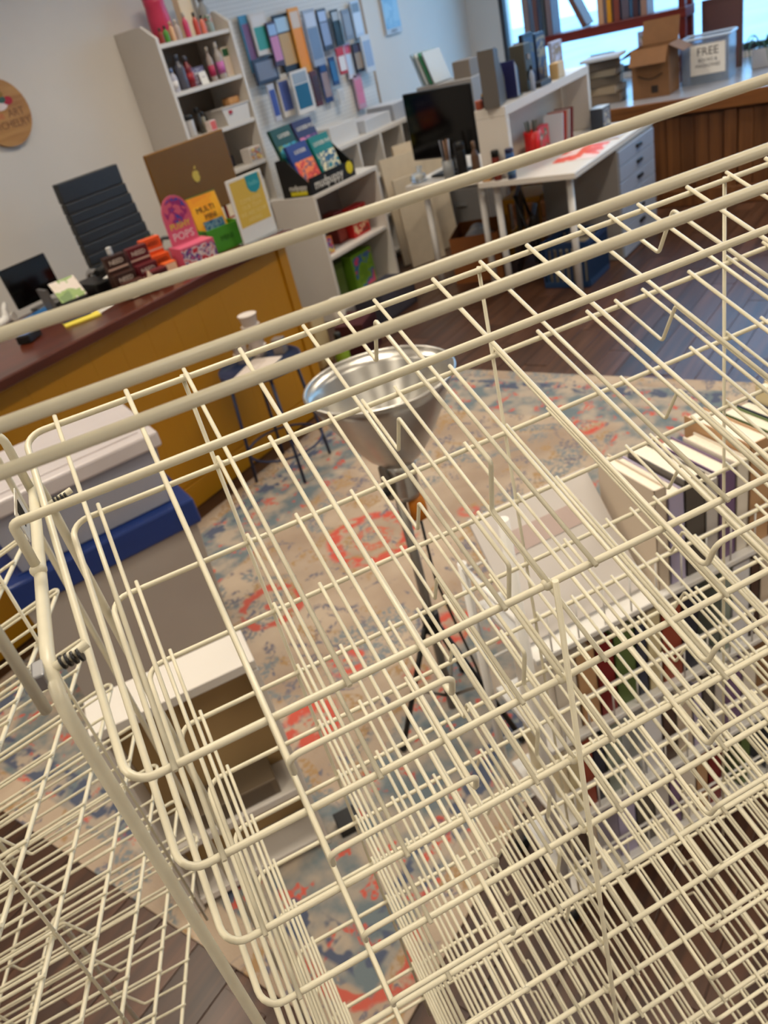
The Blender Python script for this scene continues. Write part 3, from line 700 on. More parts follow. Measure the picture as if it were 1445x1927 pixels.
# ------------------------------------------------------------------ round wooden sign on the wall
sc = at_y(8, 217, YB); SR = 0.165
t = thing('round_sign', 'round bamboo sign with a coloured emblem hanging on the wall', 'sign', (sc.x - 0.015, YB - 0.012, sc.z + 0.012))
MB().prism([(SR * math.cos(2 * PI * k / 48), SR * math.sin(2 * PI * k / 48)) for k in range(48)], -0.011, 0.011).build('disc', wood('bamboo', (164, 112, 52), (196, 146, 78), (3, 3, 26), 0.45, 0.02), t)
brn = col((120, 78, 40))
text('sign_text', 'ART', 0.055, brn, t, (0.075, -0.0115, -0.012)); text('sign_text', 'the', 0.06, col((200, 96, 54)), t, (-0.04, -0.0115, -0.01))
text('sign_text', 'MERCHELRY', 0.052, brn, t, (0.0, -0.0115, -0.062)); 
em = [((0.0, 0.045), 0.05, (236, 220, 214)), ((0.055, 0.05), 0.03, (176, 30, 44)), ((-0.055, 0.05), 0.03, (176, 30, 44)), ((0.02, 0.06), 0.024, (60, 96, 80)), ((0.022, 0.085), 0.02, (150, 110, 30)), ((0.02, 0.108), 0.014, (40, 50, 60))]
for k, (c, r, cc) in enumerate(em):
    MB().prism([(c[0] + r * math.cos(2 * PI * j / 14), c[1] + 0.7 * r * math.sin(2 * PI * j / 14)) for j in range(14)], -0.0126 - 0.0004 * k, -0.0112).build('emblem', col(cc), t)

# ------------------------------------------------------------------ tall bookcase
BX0, BX1, BY0, BY1 = 3.685, 4.29, 4.06, YB - 0.004
bk = thing('bookcase', 'tall narrow white bookcase filled with bottles and jars against the wall', 'bookcase', ((BX0 + BX1) / 2, (BY0 + BY1) / 2, 0))
bw, bdp = BX1 - BX0, BY1 - BY0
prof = [(BY0 - (BY0 + BY1) / 2, 0.0), (bdp / 2, 0.0), (bdp / 2, 1.965), (-bdp / 2 + 0.10, 1.965), (-bdp / 2, 1.89)]
for s_ in (-1, 1):
    m_ = MB().prism(prof, -0.011, 0.011); o = m_.build('side_panel', M_WHITE, bk, (s_ * (bw / 2 + 0.011), 0, 0), (0, 0, PI / 2))
SH = [1.857, 1.600, 1.342, 1.085, 0.82, 0.55, 0.28, 0.07]
for z in SH: MB().box((0, 0, z - 0.012), (bw, bdp - 0.012, 0.024), 0.002).build('shelf', M_WHITE, bk)
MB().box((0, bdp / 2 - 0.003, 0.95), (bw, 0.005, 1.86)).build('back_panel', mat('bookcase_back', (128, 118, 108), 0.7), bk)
def on_shelf(px, py, y, k): q = at_y(px, py, y); return (q.x, y, SH[k] + 0.0006)
g = 'bottles on the white bookcase'
yv = 4.16
X = lambda px, py: at_y(px, py, yv).x
# top shelf
t = thing('jug', 'big pink plastic jug on the bookcase top', 'jug', (X(320, 60), yv + 0.06, SH[0] + 0.0006))
MB().lathe([(0.055, 0), (0.065, 0.02), (0.067, 0.13), (0.06, 0.2), (0.062, 0.205), (0.062, 0.24)], 20).build('body', col((206, 60, 96), 0.35), t); MB().lathe([(0.064, 0.24), (0.064, 0.275), (0.05, 0.28)], 20).build('cap', col((214, 72, 110)), t)
carton('game_box', 'tall cream box standing between the jug and a spray bottle', 'box', (X(372, 45), yv + 0.08, SH[0] + 0.0006), (0.11, 0.05, 0.26), 0, (240, 224, 190), (248, 226, 190))
bottle('spray_bottle', 'clear grey bottle with a red label on the bookcase top', 'bottle', (X(405, 45) - 0.05, yv + 0.02, SH[0] + 0.0006), 0.21, 0.036, (150, 156, 160), (120, 124, 128), None, patch('red_green_label', [(200, 60, 70), (200, 200, 196), (70, 110, 90), (180, 40, 50)], 26))
tops = [(300, 68, 0.085, 0.017, (84, 150, 60), (40, 44, 40), 'small green bottle with a dark cap on the bookcase top'), (312, 66, 0.10, 0.016, (226, 180, 140), (210, 190, 150), 'small peach bottle beside the green one'),
        (322, 62, 0.105, 0.017, (190, 176, 170), (226, 214, 200), 'small grey frosted bottle beside the peach one'), (338, 55, 0.13, 0.018, (206, 70, 110), (190, 180, 170), 'pink squeeze bottle with a picture label on the bookcase top'),
        (357, 52, 0.12, 0.018, (204, 84, 70), (34, 34, 36), 'orange red bottle with a black cap on the bookcase top'), (369, 50, 0.10, 0.017, (230, 130, 110), (60, 60, 62), 'coral pink bottle next to the orange red one'),
        (382, 46, 0.075, 0.018, (150, 170, 170), (170, 186, 186), 'squat pale teal jar on the bookcase top'), (290, 70, 0.08, 0.015, (150, 60, 40), (40, 60, 40), 'rust coloured vial at the bookcase corner')]
for (px, py, h_, r_, c1, c2, lb) in tops:
    bottle('bottle', lb, 'bottle', (min(max(X(px, py), BX0 + r_ + 0.004), BX1 - r_ - 0.004), yv - 0.06, SH[0] + 0.0006), h_, r_, c1, c2, g)
# second shelf
sec = [(322, 168, 0.115, 0.018, (190, 190, 206), (120, 136, 176), 'slim white and blue bottle at the shelf side', (230, 226, 226)), (336, 160, 0.17, 0.026, (84, 84, 96), (70, 74, 86), 'tall smoky grey bottle on the second shelf', None),
       (350, 155, 0.155, 0.022, (120, 40, 48), (90, 90, 100), 'dark red bottle on the second shelf', (160, 40, 50)), (392, 145, 0.17, 0.018, (170, 156, 150), (180, 170, 156), 'clear pump bottle with a magenta band', (180, 50, 90)),
       (408, 138, 0.185, 0.022, (176, 168, 164), (226, 220, 210), 'white topped pump bottle with a pink clip', (200, 110, 180))]
for (px, py, h_, r_, c1, c2, lb, bn) in sec:
    bottle('bottle', lb, 'bottle', (max(X(px, py), BX0 + r_ * 1.15 + 0.004), yv - 0.05, SH[1] + 0.0006), h_ * 1.12, r_ * 1.15, c1, c2, g, bn)
t = carton('photo_box', 'low purple and silver box behind a small white card', 'box', (X(370, 155), yv + 0.0, SH[1] + 0.0006), (0.12, 0.07, 0.10), 0, (92, 82, 110), patch('purple_print', [(90, 80, 120), (170, 164, 170), (70, 50, 100), (200, 196, 200)], 30))
t = thing('price_card', 'small white price card leaning before the purple box', 'card', (X(374, 155), yv - 0.06, SH[1] + 0.0006), 0, None, rot=(-0.15, 0, 0)); MB().box((0, 0, 0.035), (0.062, 0.002, 0.07)).build('card', M_PAPER, t); MB().box((0, -0.0012, 0.04), (0.03, 0.0006, 0.004)).build('print', col((150, 140, 140)), t)
carton('crayon_box', 'white and green crayon box on the second shelf', 'box', (X(424, 130), yv - 0.02, SH[1] + 0.0006), (0.062, 0.04, 0.165), 0, (226, 212, 190), (220, 200, 180), None, (30, 84, 40))
carton('crayon_box', 'yellow and blue crayon box at the shelf end', 'box', (X(440, 125), yv - 0.02, SH[1] + 0.0006), (0.036, 0.05, 0.145), 0, (230, 166, 20), (60, 70, 110), None, (190, 70, 40))
# third shelf
thr = [(352, 240, 0.125, 0.03, (190, 186, 184), (30, 30, 32), 'white jar with a black lid on the third shelf', None), (370, 232, 0.15, 0.015, (60, 56, 50), (20, 20, 22), 'slim black pump bottle on the third shelf', None),
       (378, 232, 0.12, 0.014, (150, 146, 130), (40, 40, 40), 'slim olive tube beside the black pump', None)]
for (px, py, h_, r_, c1, c2, lb, bn) in thr:
    bottle('bottle', lb, 'bottle', (max(X(px, py), BX0 + r_ + 0.004), yv - 0.03, SH[2] + 0.0006), h_, r_, c1, c2, g, bn, 'jar')
carton('pill_box', 'small white and red box at the front of the third shelf', 'box', (X(385, 245), yv - 0.07, SH[2] + 0.0006), (0.06, 0.04, 0.06), 0.1, (232, 214, 206), (214, 96, 84))
t = thing('storage_bin', 'white plastic storage bin on the third shelf', 'bin', (X(430, 222), yv - 0.01, SH[2] + 0.0006))
MB().prism([(-0.105, 0.0), (0.105, 0.0), (0.125, 0.10), (-0.125, 0.10)], -0.08, 0.08).build('bin', M_WHITE, t); MB().box((0, 0, 0.1), (0.262, 0.172, 0.006), 0.002).build('rim', M_WHITE, t); MB().box((-0.06, -0.0835, 0.07), (0.03, 0.005, 0.02)).build('sticker', col((176, 30, 30)), t)
t = thing('sponge', 'tan sponge lying on the white storage bin', 'sponge', (X(438, 210), yv - 0.01, SH[2] + 0.1045)); MB().box((0, 0, 0.02), (0.10, 0.07, 0.04), 0.008).build('sponge_block', mat('tan_sponge', (190, 140, 90), 0.9, noise=0.2, scale=60), t)
MB().box((0, 0, 0.0405), (0.09, 0.06, 0.002)).build('scour_pad', col((170, 120, 76)), t)
# fourth shelf
carton('craft_box', 'white box of mixed craft packets on the fourth shelf', 'box', (X(462, 285), yv - 0.05, SH[3] + 0.0006), (0.12, 0.08, 0.09), 0, (214, 206, 200), patch('packets', [(40, 110, 120), (200, 190, 180), (160, 60, 50), (220, 200, 120)], 26))
carton('tool_case', 'small navy case in the back corner of the fourth shelf', 'case', (X(438, 270), yv + 0.1, SH[3] + 0.0006), (0.07, 0.06, 0.07), 0, (30, 36, 60), (40, 48, 76))
for k in range(5):
    q = (BX0 + 0.07 + 0.11 * k, yv, SH[4] + 0.0006)
    carton('craft_box', ['plain blue', 'plain red', 'plain tan', 'plain green', 'plain grey'][k] + ' craft box on the lower bookcase shelf', 'box', q, (0.09, 0.15, 0.16), 0, [(60, 90, 140), (150, 60, 50), (190, 160, 120), (80, 120, 80), (140, 140, 140)][k], CREAM)

# ------------------------------------------------------------------ pegboard with hanging packets
p0, p1 = at_y(462, 30, YB), at_y(684, 8, YB)
PX0, PX1, PZ0, PZ1 = 4.42, 6.16, 0.72, 2.3
pb_m = bpy.data.materials.new('peg_holes'); pb_m.use_nodes = True
_t = pb_m.node_tree; _b = _t.nodes['Principled BSDF']; _tc = _t.nodes.new('ShaderNodeTexCoord'); _v = _t.nodes.new('ShaderNodeTexVoronoi')
_v.inputs['Scale'].default_value = 36.0; _v.inputs['Randomness'].default_value = 0.0
_r = _t.nodes.new('ShaderNodeValToRGB'); _r.color_ramp.elements[0].position = 0.22; _r.color_ramp.elements[1].position = 0.3
_r.color_ramp.elements[0].color = (*lin((150, 148, 146)), 1); _r.color_ramp.elements[1].color = (*lin((214, 212, 208)), 1)
_t.links.new(_tc.outputs['Object'], _v.inputs['Vector']); _t.links.new(_v.outputs['Distance'], _r.inputs[0]); _t.links.new(_r.outputs[0], _b.inputs['Base Color']); _b.inputs['Roughness'].default_value = 0.5
pb = thing('pegboard', 'white pegboard with a tan wooden edge strip on the wall', 'pegboard', ((PX0 + PX1) / 2, YB - 0.015, PZ0))
MB().box((0, 0, (PZ1 - PZ0) / 2), (PX1 - PX0, 0.012, PZ1 - PZ0)).build('board', pb_m, pb)
MB().box(((PX1 - PX0) / 2 + 0.02, 0.0, (PZ1 - PZ0) / 2), (0.035, 0.0118, PZ1 - PZ0), 0.003).build('edge_strip', wood('tan_strip', (150, 122, 92), (176, 148, 116), (18, 18, 2), 0.6), pb)
MB().box((-(PX1 - PX0) / 2 - 0.02, 0.0, (PZ1 - PZ0) / 2), (0.035, 0.0118, PZ1 - PZ0), 0.003).build('edge_strip', M_WHITE, pb)
def packet(cx, cy, w, h_, c1, c2, lb, c3=None, dep=0.03):
    px, py = 440 + cx * 0.1938, cy * 0.1938
    y = YB - 0.024 - dep
    q = at_y(px, py, y); w_, hh = w * 0.00122, h_ * 0.00115
    t = thing('hanging_packet', lb, 'packet', (q.x, y, q.z - hh / 2), 0, 'packets hanging on the pegboard')
    MB().box((0, 0, hh / 2), (w_, 0.012, hh), 0.003).build('packet', col(c1), t)
    MB().box((0, -0.0066, hh * (0.40 if c3 else 0.5)), (w_ * 0.8, 0.0014, hh * (0.55 if c3 else 0.7))).build('front_print', col(c2) if isinstance(c2, tuple) else c2, t)
    if c3: MB().box((0, -0.0066, hh * 0.82), (w_ * 0.8, 0.0014, hh * 0.24)).build('header_print', col(c3), t)
    MB().tube([(0, 0.007, hh * 0.93), (0, dep + 0.0025, hh * 0.93)], 0.003, 6).build('hook', M_CHROME, t)
pk = [(150, 430, 70, 300, (70, 140, 180), (120, 80, 120), 'slim blue tube packet on the upper pegboard row', None), (265, 330, 140, 220, (214, 206, 200), (60, 150, 140), 'white and teal packet on the upper pegboard row', (220, 214, 210)),
      (400, 430, 85, 240, (70, 50, 70), (200, 130, 170), 'pink and pale blue packet on the upper pegboard row', (150, 180, 220)), (510, 420, 150, 320, (22, 22, 28), (190, 150, 90), 'big black packet with a pale window on the upper pegboard row', (170, 200, 224)),
      (640, 400, 100, 370, (226, 150, 40), (232, 140, 20), 'bright orange packet on the upper pegboard row', (214, 196, 180)), (775, 370, 120, 320, (150, 160, 180), (110, 130, 160), 'wide blue grey packet on the upper pegboard row', (190, 200, 220)),
      (880, 290, 95, 240, (60, 66, 84), (140, 156, 190), 'narrow slate packet with a pale header', (170, 190, 226)), (1000, 270, 80, 210, (24, 30, 30), (30, 40, 38), 'black packet near the end of the upper row', (170, 180, 190)),
      (1100, 240, 85, 180, (120, 130, 146), (140, 150, 166), 'plain grey packet beside the black one', None), (1195, 190, 95, 220, (180, 200, 224), (200, 216, 236), 'pale blue and white packet at the pegboard end', (120, 140, 160)),
      (310, 680, 200, 140, (44, 48, 66), (120, 124, 140), 'flat navy packet under the white and teal one', None), (392, 1000, 60, 210, (190, 190, 200), (60, 76, 150), 'slim white packet with a blue brush', None),
      (500, 930, 110, 240, (214, 206, 196), (80, 96, 160), 'white card with two blue clips on the lower row', None), (665, 890, 165, 250, (214, 208, 202), (20, 90, 120), 'white card holding teal gloves on the lower row', (150, 160, 170)),
      (800, 860, 66, 210, (84, 34, 34), (60, 30, 34), 'dark maroon packet beside the teal gloves', None), (885, 780, 80, 270, (34, 56, 110), (150, 130, 130), 'navy packet beside the maroon one', (40, 80, 140)),
      (968, 690, 66, 170, (30, 60, 110), (50, 110, 160), 'short blue packet beside the navy one', None), (1045, 590, 80, 160, (180, 40, 50), (220, 216, 216), 'red and white packet on the lower row', (190, 40, 50)),
      (1120, 590, 80, 220, (210, 206, 220), (190, 210, 236), 'white packet with a pink top on the lower row', (206, 90, 120)), (1205, 560, 95, 180, (34, 26, 34), (150, 130, 110), 'black and tan packet on the lower row', (60, 40, 60)),
      (1300, 520, 105, 230, (206, 212, 220), (150, 170, 200), 'big white packet at the end of the lower row', None), (1220, 890, 90, 220, (190, 150, 170), (206, 120, 150), 'pack of pink brushes low on the pegboard', None),
      (1040, 930, 60, 90, (206, 206, 206), (190, 190, 190), 'small plain white packet low on the pegboard', None)]
for i, a in enumerate(pk): packet(*a, dep=0.095 if i == 13 else 0.03 + 0.022 * (i % 3))
# framed blue poster
q = at_y(735, 30, YB - 0.01)
t = thing('poster', 'framed pale blue poster on the wall beside the pegboard', 'poster', (q.x - 0.0, YB - 0.012, 1.555))
MB().box((0, 0, 0.26), (0.245, 0.02, 0.52), 0.002).build('frame', mat('poster_frame', (190, 196, 204), 0.4), t)
MB().box((0, -0.0106, 0.275), (0.225, 0.001, 0.47)).build('print', patch('sky_print', [(120, 170, 206), (140, 186, 216), (160, 200, 224), (150, 196, 222)], 5), t)
text('caption', 'DISPLAY', 0.026, col((90, 100, 116)), t, (0, -0.011, 0.02))

# ------------------------------------------------------------------ low white bookcase with puzzle display
LX0, LX1, LY0, LY1, LZ = 4.075, 4.815, 3.555, 3.93, 0.85
lc = thing('low_bookcase', 'low white bookcase with a black puzzle display on top', 'bookcase', ((LX0 + LX1) / 2, (LY0 + LY1) / 2, 0))
lw, ld = LX1 - LX0, LY1 - LY0
for s_ in (-1, 1): MB().box((s_ * (lw / 2 - 0.012), 0, LZ / 2 - 0.012), (0.024, ld, LZ - 0.026), 0.002).build('side_panel', M_WHITE, lc)
MB().box((0, 0, LZ - 0.0125), (lw, ld, 0.025), 0.002).build('top', M_WHITE, lc)
for z in (0.445, 0.08): MB().box((0, 0.004, z - 0.012), (lw - 0.05, ld - 0.012, 0.024), 0.002).build('shelf', M_WHITE, lc)
MB().box((0, ld / 2 - 0.003, LZ / 2), (lw - 0.05, 0.005, LZ - 0.06)).build('back_panel', mat('lowcase_back', (150, 142, 140), 0.7), lc)
MB().box((0, -ld / 2 + 0.03, 0.028), (lw - 0.05, 0.02, 0.056)).build('plinth', M_WHITE, lc)
lz = LZ + 0.0006
db = thing('puzzle_display', 'black stepped display box holding four puzzle boxes', 'display box', (4.335, 3.69, lz), 0.0); db.scale = (1.1, 1.0, 1.15)
dk = mat('black_card', (16, 15, 17), 0.5)
MB().prism([(-0.12, 0.0), (0.12, 0.0), (0.12, 0.20), (0.03, 0.20), (-0.12, 0.07)], -0.002, 0.002).build('side', dk, db, (-0.225, 0, 0), (0, 0, PI / 2))
MB().prism([(-0.12, 0.0), (0.12, 0.0), (0.12, 0.20), (0.03, 0.20), (-0.12, 0.07)], -0.002, 0.002).build('side', dk, db, (0.225, 0, 0), (0, 0, PI / 2))
MB().box((0, 0, 0.003), (0.446, 0.24, 0.006)).build('base', dk, db)
fr_ = MB().box((0, -0.119, 0.045), (0.446, 0.004, 0.09)).build('front', dk, db)
MB().box((0, 0.119, 0.10), (0.446, 0.004, 0.2)).build('back', dk, db)
text('brand_text', 'mudpuppy', 0.075, M_PAPER, fr_, (-0.04, -0.1215, 0.045), sx=0.9)
MB().lathe([(0.034, 0), (0.034, 0.0016)], 20).build('badge', col((226, 206, 30)), fr_, (0.175, -0.1212, 0.055), (PI / 2, 0, 0))
text('side_text', 'mudpuppy', 0.045, M_PAPER, db, (-0.2278, -0.02, 0.05), (PI / 2, 0, -PI / 2), sx=0.8)
MB().box((-0.2275, -0.02, 0.02), (0.001, 0.14, 0.022)).build('yellow_strip', col((214, 200, 30)), db)
def puzzle(label, x, y, z, c, pic, title, w=0.205, h_=0.30):
    t = thing('puzzle_box', label, 'puzzle box', (x, y, z), 0, None, rot=(-0.28, 0, 0))
    MB().box((0, 0, h_ / 2), (w, 0.026, h_), 0.002).build('box', col(c), t)
    MB().box((0.006, -0.0136, h_ * 0.34), (w * 0.92, 0.0012, h_ * 0.60)).build('picture', pic, t)
    text('title', title, 0.034, M_PAPER, t, (0.01, -0.0142, h_ * 0.82), sx=0.9)
puzzle('green puzzle box at the back of the black display', 4.21, 3.735, lz + 0.12, (18, 60, 44), patch('pz1', [(30, 130, 170), (20, 90, 80), (60, 160, 190), (120, 140, 60)], 18), 'LOCKER')
puzzle('purple puzzle box at the back of the black display', 4.435, 3.735, lz + 0.12, (40, 26, 70), patch('pz2', [(180, 40, 100), (60, 30, 90), (120, 60, 120), (220, 120, 150)], 18), 'LOCKER PUZ')
puzzle('blue puzzle box with an orange picture at the display front', 4.215, 3.64, lz + 0.012, (36, 50, 120), patch('pz3', [(226, 90, 60), (200, 60, 50), (240, 130, 60), (120, 80, 100)], 16), 'LOCKER')
puzzle('teal puzzle box with a pale picture at the display front', 4.44, 3.632, lz + 0.012, (14, 112, 104), patch('pz4', [(40, 120, 130), (210, 200, 160), (30, 80, 110), (226, 214, 170)], 14), 'LOCKER PUP')
pb2 = col((176, 40, 34))
def onlow(name, lb, cat, x, y, k, d, c, fp, rz=0.0): carton(name, lb, cat, (x, y, (0.445, 0.08)[k] + 0.0006), d, rz, c, fp)
onlow('toy_box', 'red toy box with a pictured figure on the middle shelf', 'box', 4.60, 3.68, 0, (0.20, 0.08, 0.20), (190, 34, 30), patch('redtoy', [(190, 34, 30), (226, 190, 150), (200, 40, 36), (120, 40, 30)], 14))
onlow('toy_box', 'dark red toy box behind the pictured red one', 'box', 4.44, 3.74, 0, (0.10, 0.1, 0.21), (110, 40, 34), (140, 60, 50))
onlow('toy_box', 'small multicoloured toy box at the shelf end', 'box', 4.17, 3.66, 0, (0.12, 0.08, 0.11), (200, 110, 60), patch('multitoy', [(220, 120, 40), (150, 50, 120), (60, 90, 170), (220, 190, 70)], 28))
onlow('toy_box', 'bright green toy box with a blue and pink picture on the bottom shelf', 'box', 4.52, 3.69, 1, (0.25, 0.1, 0.27), (110, 156, 40), patch('greentoy', [(110, 156, 40), (126, 170, 44), (60, 110, 170), (214, 80, 120)], 9))
onlow('toy_box', 'dark olive toy box beside the bright green one', 'box', 4.29, 3.74, 1, (0.13, 0.1, 0.28), (50, 60, 34), (90, 110, 50))
t = bottle('cup_tower', 'stack of white paper cups standing on the floor by the low bookcase', 'cups', (3.74, 3.30, 0.0006), 0.30, 0.045, (226, 218, 206), (232, 226, 216), shape='tube')

# second white cubby unit at the wall
CU0, CU1, CUY0, CUY1, CUZ = 4.90, 6.15, 3.98, YB - 0.03, 0.98
cu = thing('cubby_unit', 'white cubby unit under the pegboard with paper boxes on top', 'cabinet', ((CU0 + CU1) / 2, (CUY0 + CUY1) / 2, 0))
cw, cdp = CU1 - CU0, CUY1 - CUY0
MB().box((0, 0, CUZ - 0.015), (cw, cdp, 0.03), 0.002).build('top', M_WHITE, cu)
for k in range(5): MB().box((-cw / 2 + 0.012 + (cw - 0.024) * k / 4, 0, CUZ / 2 - 0.015), (0.024, cdp, CUZ - 0.032), 0.002).build('upright', M_WHITE, cu)
for z in (0.66, 0.36, 0.06): MB().box((0, 0.003, z), (cw - 0.05, cdp - 0.01, 0.02)).build('shelf', M_WHITE, cu)
MB().box((0, cdp / 2 - 0.003, CUZ / 2), (cw - 0.05, 0.005, CUZ - 0.05)).build('back_panel', mat('lowcase_back', (150, 142, 140), 0.7), cu)
carton('paper_box', 'white paper box with a tan label on the cubby unit', 'box', (5.15, 4.16, CUZ + 0.0006), (0.34, 0.26, 0.13), 0, (208, 206, 204), None)
carton('paper_box', 'low white paper tray box beside the labelled one', 'box', (5.60, 4.16, CUZ + 0.0006), (0.36, 0.26, 0.09), 0, (200, 202, 206), (190, 194, 200))
carton('paper_box', 'grey lidded box at the cubby unit end', 'box', (5.97, 4.16, CUZ + 0.0006), (0.28, 0.26, 0.12), 0, (170, 174, 182), None, None, None, (206, 208, 212))

# tan canvases leaning by the desks
for k, (x, y, w, h_, rz, lb) in enumerate(((5.38, 3.70, 0.36, 0.80, -0.5, 'large blank tan canvas leaning behind the desks'), (5.30, 3.60, 0.30, 0.66, -0.5, 'smaller blank tan canvas in front of the large one'), (5.56, 3.66, 0.40, 0.86, -0.5, 'tallest blank canvas at the back of the leaning stack'))):
    t = thing('canvas', lb, 'canvas', (x, y, 0.001), 0, None, rot=(-0.10, 0, rz))
    MB().box((0, 0, h_ / 2), (w, 0.018, h_), 0.002).build('canvas_face', M_CANVAS, t)
    b_ = MB()
    for s_ in (-1, 1): b_.box((s_ * (w / 2 - 0.02), 0.013, h_ / 2), (0.035, 0.012, h_ - 0.01))
    for z in (0.022, h_ - 0.022): b_.box((0, 0.013, z), (w - 0.07, 0.012, 0.035))
    b_.build('stretcher', wood('pine', (190, 150, 100), (206, 170, 120), (4, 4, 20), 0.6), t)
    t['label'] = lb
t = thing('paper_roll', 'dark blue and white roll of paper standing by the canvases', 'paper roll', (5.86, 3.85, 0.0005))
MB().tube([(0, 0, 0), (0, 0, 1.05)], 0.035, 14).build('roll', col((150, 150, 160)), t); MB().tube([(0, 0, 0.62), (0, 0, 1.0)], 0.0365, 14).build('wrapper', col((50, 52, 76)), t)

# ------------------------------------------------------------------ desks with hutch
DZT = 0.73
def desk(label, x0, x1, y0, y1, legs, m=M_WHITE):
    t = thing('desk', label, 'desk', (x0, y0, 0))
    MB().box(((x1 - x0) / 2, (y1 - y0) / 2, DZT - 0.017), (x1 - x0, y1 - y0, 0.034), 0.003).build('top', m, t)
    for (lx, ly) in legs:
        MB().tube([(lx - x0, ly - y0, 0.0006), (lx - x0, ly - y0, DZT - 0.03)], 0.021, 12).build('leg', M_WMETAL, t)
    return t
desk('white desk with a bookshelf hutch and drawers standing nearest the wooden platform', 4.50, 5.88, 1.97, 2.60, [(4.60, 2.05), (4.60, 2.53), (5.80, 2.53)])
desk('white desk carrying the black monitor', 4.62, 5.95, 2.63, 3.22, [(4.72, 2.71), (4.72, 3.13), (5.85, 2.71), (5.85, 3.13)])
dz = DZT + 0.0006
hu = thing('desk_hutch', 'white open hutch shelf standing on the white desk', 'shelf', (4.56, 2.385, dz))
HW, HDp, HH = 1.27, 0.34 - 0.14, 0.39
MB().box((HW / 2, HDp / 2, HH - 0.025), (HW, HDp, 0.05), 0.002).build('top', M_WHITE, hu)
for x in (0.02, HW - 0.02): MB().box((x, HDp / 2, (HH - 0.05) / 2), (0.04, HDp, HH - 0.052), 0.002).build('side_panel', M_WHITE, hu)
MB().box((HW * 0.62, HDp - 0.006, (HH - 0.05) / 2), (HW * 0.68, 0.008, HH - 0.06)).build('back_panel', mat('hutch_back', (196, 184, 168), 0.6), hu)
du = thing('drawer_unit', 'grey blue drawer unit with dark cup handles under the white desk', 'drawers', (5.50, 2.235, 0.0006))
gb = mat('grey_blue_metal', (150, 160, 178), 0.4, noise=0.03)
MB().box((0, 0, 0.345), (0.68, 0.52, 0.69), 0.004).build('body', mat('grey_side', (150, 146, 142), 0.45), du)
for k in range(7):
    d_ = MB().box((0, -0.265, 0.055 + 0.096 * k), (0.66, 0.012, 0.091), 0.003).build('drawer_front', gb, du)
    MB().box((0.02, -0.277, 0.062 + 0.096 * k), (0.09, 0.016, 0.022), 0.004).build('handle', M_BLACK, d_)
# monitor
mo = thing('monitor', 'large black monitor standing on the white desk', 'monitor', (4.83, 2.99, dz), -PI / 2 - 0.1)
MB().box((0, 0, 0.315), (0.54, 0.022, 0.41), 0.005).build('panel', M_BLACK, mo)
MB().box((0, -0.0118, 0.318), (0.52, 0.0016, 0.385)).build('screen', M_GLOSSBLK, mo)
MB().box((0, 0.04, 0.13), (0.06, 0.025, 0.24), 0.004).build('stand', M_BLACK, mo)
MB().box((0, 0.03, 0.008), (0.24, 0.16, 0.014), 0.004).build('foot', M_BLACK, mo)
# things on the hutch top
hz = dz + HH + 0.0006
def mag_holder(lb, p, rz, c, papers):
    t = thing('magazine_holder', lb, 'magazine holder', p, rz)
    pr = [(-0.12, 0), (0.12, 0), (0.12, 0.30), (0.04, 0.30), (-0.12, 0.12)]
    for s_ in (-1, 1): MB().prism(pr, -0.0015, 0.0015).build('side', col(c), t, (s_ * 0.045, 0, 0), (0, 0, PI / 2))
    MB().box((0, 0.12, 0.15), (0.09, 0.003, 0.30)).build('back', col(c), t); MB().box((0, 0, 0.002), (0.09, 0.24, 0.004)).build('base', col(c), t)
    MB().box((0, -0.1195, 0.06), (0.09, 0.003, 0.12)).build('front', col(c), t)
    for k, pc in enumerate(papers): MB().box((-0.028 + 0.022 * k, 0.01, 0.145), (0.008, 0.2, 0.275)).build('magazine', col(pc), t)
mag_holder('grey magazine holder with a slanted front on the hutch', (4.66, 2.49, hz), PI / 2 + 0.3, (96, 92, 88), [(40, 40, 44), (200, 196, 190), (60, 60, 64)])
t = thing('leaflet_stand', 'clear leaflet stand with navy and white booklets on the hutch', 'leaflets', (4.86, 2.50, hz), 0.2, None, rot=(-0.0, 0, 0.2))
for k, c in enumerate([(36, 40, 92), (200, 200, 206), (140, 180, 210), (36, 40, 92)]): MB().box((0.022 * k - 0.03, 0.0, 0.1 - 0.008 * k), (0.012, 0.12, 0.2 - 0.016 * k)).build('booklet', col(c), t)
MB().box((0, 0, 0.003), (0.12, 0.14, 0.006)).build('base', mat('clear_acrylic', (236, 240, 240), 0.05, trans=0.9), t)
t = thing('speaker', 'small dark olive speaker box on the hutch', 'speaker', (5.05, 2.49, hz), 0.0); MB().box((0, 0, 0.13), (0.10, 0.10, 0.26), 0.006).build('cabinet', col((70, 68, 58), 0.5), t)
MB().lathe([(0.032, 0), (0.032, 0.006)], 18).build('driver', M_BLACK, t, (0, -0.0505, 0.09), (PI / 2, 0, 0)); MB().lathe([(0.016, 0), (0.016, 0.005)], 14).build('tweeter', col((150, 130, 110)), t, (0, -0.0505, 0.185), (PI / 2, 0, 0))
carton('framed_picture', 'dark navy framed picture panel on the hutch', 'picture', (5.21, 2.52, hz), (0.15, 0.03, 0.30), 0.0, (24, 28, 50), patch('navy_pic', [(24, 28, 50), (40, 44, 70), (30, 50, 90), (90, 80, 60)], 12))
carton('framed_picture', 'second dark navy framed picture beside the first', 'picture', (5.38, 2.52, hz), (0.16, 0.03, 0.28), 0.05, (26, 32, 60), patch('navy_pic2', [(30, 34, 70), (50, 60, 90), (150, 130, 90), (26, 30, 50)], 12))
bottle('glue_bottle', 'slim white and black glue bottle at the hutch front', 'bottle', (5.02, 2.415, hz), 0.14, 0.015, (160, 170, 190), (30, 30, 34))
